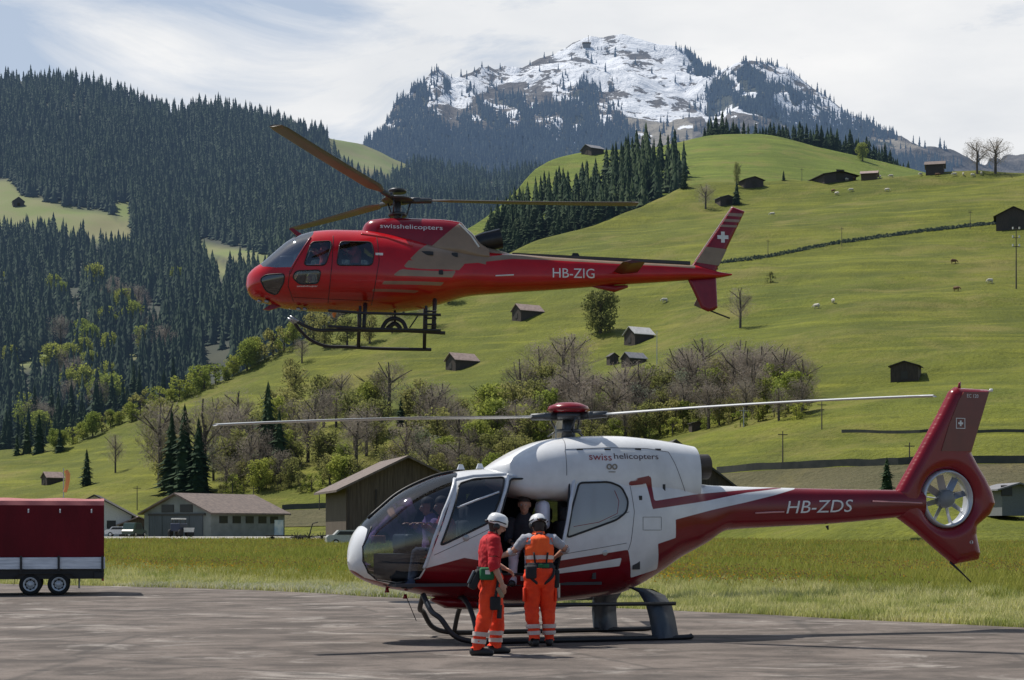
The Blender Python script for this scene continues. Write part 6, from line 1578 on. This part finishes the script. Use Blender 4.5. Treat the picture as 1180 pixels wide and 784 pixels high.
g_.location = p1; g_.rotation_euler = (0, 0, math.radians(14)); tag(g_, 'tan leather glove held in the hand of the person in the red jacket', 'glove')
J2 = dict(pelvis=(0, 0, .91), waist=(.03, 0, 1.05), chest=(.07, 0, 1.24), neck=(.12, 0, 1.42), head=(.17, 0, 1.555), look=(.8, .25, -.5), up=(.5, 0, 1),
    shL=(.08, .18, 1.37), elL=(.16, .32, 1.21), wrL=(.28, .48, 1.14), hnL=(0, 0, 1), shR=(.08, -.18, 1.37), elR=(.15, -.36, 1.24), wrR=(.33, -.27, 1.15), hnR=(0, 0, 1), curl=.4,
    hpL=(0, .095, .89), knL=(.02, .10, .49), anL=(-.03, .07, .08), toeL=(.2, .10, 0), hpR=(0, -.095, .89), knR=(.06, -.11, .49), anR=(.04, -.13, .08), toeR=(.25, -.16, 0))
p2 = at(622, 744, 22.2); p2.z = .004
t2, B2 = standing('person', 'person seen from behind in orange vest and trousers leaning towards the open cabin door', p2, math.radians(97), J2, dict(top='vest', waistz=1.04))
for s_, x_, z_ in ((1, .0, .66), (-1, .03, .66)): MB().box((x_, s_*.205, z_), (.15, .025, .18), bevel=.01).build('cargo_pocket', ORANGE, t2, True)
mb = MB()
for s_ in (-1, 1): mb.tube(catmull([(.0, s_*.18, 1.02), (-.12, s_*.15, .90), (-.10, s_*.04, .80), (.04, s_*.02, .80)], 5), .020, 6); mb.tube([(-.085, s_*.07, 1.05), (-.10, s_*.09, 1.2)], .012, 6)
mb.build('harness', HARN, t2, True)
MB().box((-.13, .13, .95), (.08, .14, .17), bevel=.025).build('belt_pouch', HARN, t2, True); MB().box((.02, -.215, .86), (.15, .07, .24), bevel=.025).build('hip_bag', HARN, t2, True); MB().box((-.135, -.03, 1.03), (.02, .14, .05), bevel=.008).build('belt_label', GREENP, t2); MB().tube([(-.02, -.23, .80), (-.02, -.24, .62)], [.03, .02], 6).build('carabiner_strap', METAL, t2)

def seated(label, loc, rz, top, pants, hair=True, arms=((.2, .22, .40), (.2, -.22, .40)), parent_scale=1.):
    t = thing('person', label, 'person', loc, rz); B = Body()     # origin at the hips, facing local +x
    B.seg('torso', [(0, 0, .0), (-.02, 0, .22), (-.02, 0, .40), (.0, 0, .50)], [.16, .15, .175, .09], [.12, .105, .115, .07])
    B.seg('neck', [(0, 0, .50), (.02, 0, .60)], [.055, .052]); c, f, u, l = headprims(B, (.04, 0, .67), (1, 0, -.1))
    for s_, w_ in zip((1, -1), arms):
        w_ = Vector(w_); sh = Vector((-.01, s_*.18, .44)); el = sh.lerp(w_, .5)+Vector((-.06, s_*.06, -.10)); B.limb('upperarm', [sh, el], [.055, .042]); B.limb('forearm', [el, w_], [.042, .027]); B.hand(w_, w_-el, (0, 0, 1), s_, .6)
        B.limb('thigh', [(0, s_*.09, 0), (.42, s_*.11, .04)], [.09, .062]); B.limb('shin', [(.42, s_*.11, .04), (.50, s_*.11, -.34)], [.06, .042]); B.seg('foot', [(.48, s_*.11, -.38), (.62, s_*.12, -.39)], [.04, .035], [.035, .028])
    B.make('body', t, .012); eyes(c, f, u, l, t)
    B.shell('shirt', isin('torso', 'upperarm', 'forearm'), .014, top, t, .006); B.shell('trousers', isin('thigh', 'shin'), .014, pants, t, .006); [B.shell('shoe', lambda lab, co, g=g: (lab == 'foot') & (co[:, 1]*g > 0), .008, BOOT, t, .0) for g in (-1, 1)]
    if hair: B.shell('hair', lambda lab, co: (lab == 'head') & ((co[:, 2] > .71) | ((co[:, 0] < .02) & (co[:, 2] > .60))), .012, HAIR, t, .004)
    return t
PINK = cloth('red_pilot_shirt', (.45, .07, .08)); DKSH = cloth('dark_shirt', (.03, .03, .04)); PALEP = cloth('pale_trousers', (.55, .50, .56)); JEANS = cloth('blue_jeans', (.05, .07, .12)); PURP = cloth('purple_shirt', (.28, .16, .36))
def inheli(mw, x, y, z): return mw @ Vector((x, y, z))
seated('pilot in a red shirt sitting behind the windscreen of the parked helicopter', inheli(MW, xp+.0, -.32, zf_+.36), TH1+PI, PINK, JEANS)
seated('person in a purple shirt on the far front seat of the parked helicopter', inheli(MW, xp, .32, zf_+.36), TH1+PI, PURP, JEANS)
xq = G((601, 590), -.1)[0]
seated('passenger in a dark shirt and pale trousers sitting in the open cabin doorway', inheli(MW, xq, -.22, zf_+.38), TH1-PI/2-.45, DKSH, PALEP, arms=((.24, .14, .14), (.24, -.14, .14)))
x1_ = K.plane((374, 300), -.4)[0]; x2_ = K.plane((406, 300), -.4)[0]
seated('pilot in a red shirt at the front window of the hovering helicopter', M2 @ Vector((x1_, -.4, zf2+.42)), math.radians(187), PINK, JEANS)
seated('crew member in red behind the rear side window of the hovering helicopter', M2 @ Vector((x2_+.05, -.42, zf2+.42)), math.radians(187), PINK, JEANS)

tick('people')
# ---------------------------------------------------------------- meadow grass
def blade_mat(name, a, b2, c3, sc=.35):
    m, nt, b = newmat(name); b.inputs['Roughness'].default_value = .7; b.inputs['Specular IOR Level'].default_value = .2
    at_ = N(nt, 'ShaderNodeAttribute'); at_.attribute_name = 'tint'; v = coords(nt, True)
    c = hexmix(nt, a, b2, at_.outputs['Fac']); c = hexmix(nt, c, c3, ramp(nt, noise(nt, v, sc, 4), .45, .7)); nt.links.new(c, b.inputs['Base Color'])
    tl_ = N(nt, 'ShaderNodeBsdfTranslucent'); nt.links.new(c, tl_.inputs[0]); mx = N(nt, 'ShaderNodeMixShader'); mx.inputs[0].default_value = .35
    nt.links.new(b.outputs[0], mx.inputs[1]); nt.links.new(tl_.outputs[0], mx.inputs[2]); nt.links.new(mx.outputs[0], nt.nodes['Material Output'].inputs[0]); return m
def tufts(name, label, n, sampler, hfun, wfun, mat, lean=.45):
    P = sampler(n); n = len(P); h = hfun(P)*rng.uniform(.6, 1.3, n)*np.array([1+.75*mn.noise(Vector((p[0]*1.7, p[1]*.9, 5.))) for p in P.tolist()]); w_ = wfun(P); a = rng.uniform(0, 2*PI, n); ln_ = rng.uniform(-lean, lean, (n, 2))
    dx, dy = np.cos(a)*w_, np.sin(a)*w_
    z = np.zeros(n); A = np.stack([P[:, 0]-dx, P[:, 1]-dy, z], 1); B_ = np.stack([P[:, 0]+dx, P[:, 1]+dy, z], 1)
    Mx = np.stack([P[:, 0]+ln_[:, 0]*h*.4, P[:, 1]+ln_[:, 1]*h*.4, h*.6], 1); C_ = np.stack([P[:, 0]+ln_[:, 0]*h, P[:, 1]+ln_[:, 1]*h, h], 1)
    d = np.stack([dx, dy, z], 1)*.6
    V = np.stack([A, B_, Mx+d, Mx-d, C_], 1).reshape(-1, 3); i = np.arange(n)*5
    F_ = np.concatenate([np.stack([i, i+1, i+2], 1), np.stack([i, i+2, i+3], 1), np.stack([i+3, i+2, i+4], 1)])
    tn = np.repeat(rng.random(n), 5)
    return tag(npmesh(name, V, F_, mat, None, False, {'tint': tn}), label, 'grass' if 'grass' in name else 'flowers', kind='stuff')
exs = np.linspace(-60, 45, 400); eys = np.array([edgeY(x)+.35*mn.noise(Vector((x*.8, 0, 0)))+.12*mn.noise(Vector((x*4, 3, 0))) for x in exs])
def samp(y0, y1, pw):
    def f(n):
        u = rng.random(n)**pw; Y = y0*(y1/y0)**u; X = rng.uniform(-.32, .32, n)*Y
        m_ = Y > np.interp(X, exs, eys)-.02; return np.stack([X[m_], Y[m_]], 1)
    return f
def zone(P): return P[:, 1]-np.interp(P[:, 0], exs, eys)
EDGE_G = blade_mat('short_verge_grass', (.46, .47, .14), (.72, .66, .36), (.28, .33, .07), .8)
TALL_G = blade_mat('tall_meadow_grass', (.30, .31, .05), (.38, .36, .09), (.20, .25, .04), .12)
def vh(P): z = zone(P); return np.where(z < 9, .11+.012*z, .24)
tufts('verge_grass', 'short bright grass along the edge of the tarmac', 330000, lambda n: (lambda P: P[zone(P) < 13+3*np.sin(P[:, 0]*.3)])(samp(25, 64, 1.)(n)), vh, lambda P: np.full(len(P), .011), EDGE_G)
tufts('meadow_tall_grass', 'tall spring grass of the flat meadow', 330000, lambda n: (lambda P: P[zone(P) > 8+3*np.sin(P[:, 0]*.3)])(samp(34, 224, 1.)(n)), lambda P: .24+.10*np.clip((P[:, 1]-40)/60, 0, 1)+.12*np.sin(P[:, 0]*.21+P[:, 1]*.11)**2*np.clip((P[:, 1]-40)/60, 0, 1), lambda P: .012*np.maximum(1, P[:, 1]/45), TALL_G)
DRY = blade_mat('cut_dry_grass', (.42, .42, .30), (.55, .54, .42), (.30, .32, .18), .9)
tufts('cut_grass', 'pale dry cut grass lying along the tarmac edge left of the parked helicopter', 26000, lambda n: (lambda P: P[(zone(P) < 3.6+2*np.sin(P[:, 0]*1.1)) & (P[:, 0] < -1.4+0*P[:, 0]) & (P[:, 0] > -10.5)])(samp(32, 46, 1.)(n*5)), lambda P: np.full(len(P), .13), lambda P: np.full(len(P), .011), DRY, 1.2)
def flowers(name, label, n, zr, zx, mat, s0, hh):
    P = samp(38, 220, .9)(n); z = zone(P); m_ = (z > zr[0]) & (z < zr[1]) & (P[:, 0]/P[:, 1] > zx[0]) & (P[:, 0]/P[:, 1] < zx[1])
    pn = np.array([mn.noise(Vector((p[0]*.16, p[1]*.06, 9.))) for p in P]); m_ &= pn > rng.uniform(-.35, .5, len(P)); P = P[m_]; n = len(P)
    h = hh*rng.uniform(.8, 1.25, n); s_ = s0*np.maximum(1, P[:, 1]/90)*rng.uniform(.6, 1.3, n); V = []
    c = np.stack([P[:, 0], P[:, 1], h], 1); a = rng.uniform(0, PI, n); ca, sa = np.cos(a)*s_, np.sin(a)*s_
    V = np.stack([c+np.stack([ca, sa, 0*s_], 1), c+np.stack([-sa*.3, ca*.3, s_], 1), c-np.stack([ca, sa, 0*s_], 1), c-np.stack([-sa*.3, ca*.3, s_*.7], 1)], 1).reshape(-1, 3); i = np.arange(n)*4
    return tag(npmesh(name, V, np.stack([i, i+1, i+2, i+3], 1), mat, None, False, {'tint': np.repeat(rng.random(n), 4)}), label, 'flowers', kind='stuff')
flowers('yellow_flowers', 'yellow and orange flowers scattered through the tall meadow grass', 42000, (5, 400), (-.4, .4), blade_mat('yellow_petals', (.66, .46, .05), (.62, .28, .04), (.36, .30, .05), .3), .021, .40)
flowers('seed_heads', 'reddish brown seed heads in the tall meadow grass', 60000, (9, 400), (-.4, .4), blade_mat('brown_seed_heads', (.30, .20, .08), (.36, .25, .10), (.22, .17, .06), .3), .024, .40)
TF = blade_mat('white_seed_heads', (.6, .6, .52), (.5, .52, .42), (.4, .42, .3), .3)
flowers('dandelion_clocks', 'whitish dandelion clocks in the short grass by the tarmac', 16000, (.3, 14), (-.4, .4), TF, .012, .16)
bpy.context.view_layer.update()
tick('end')
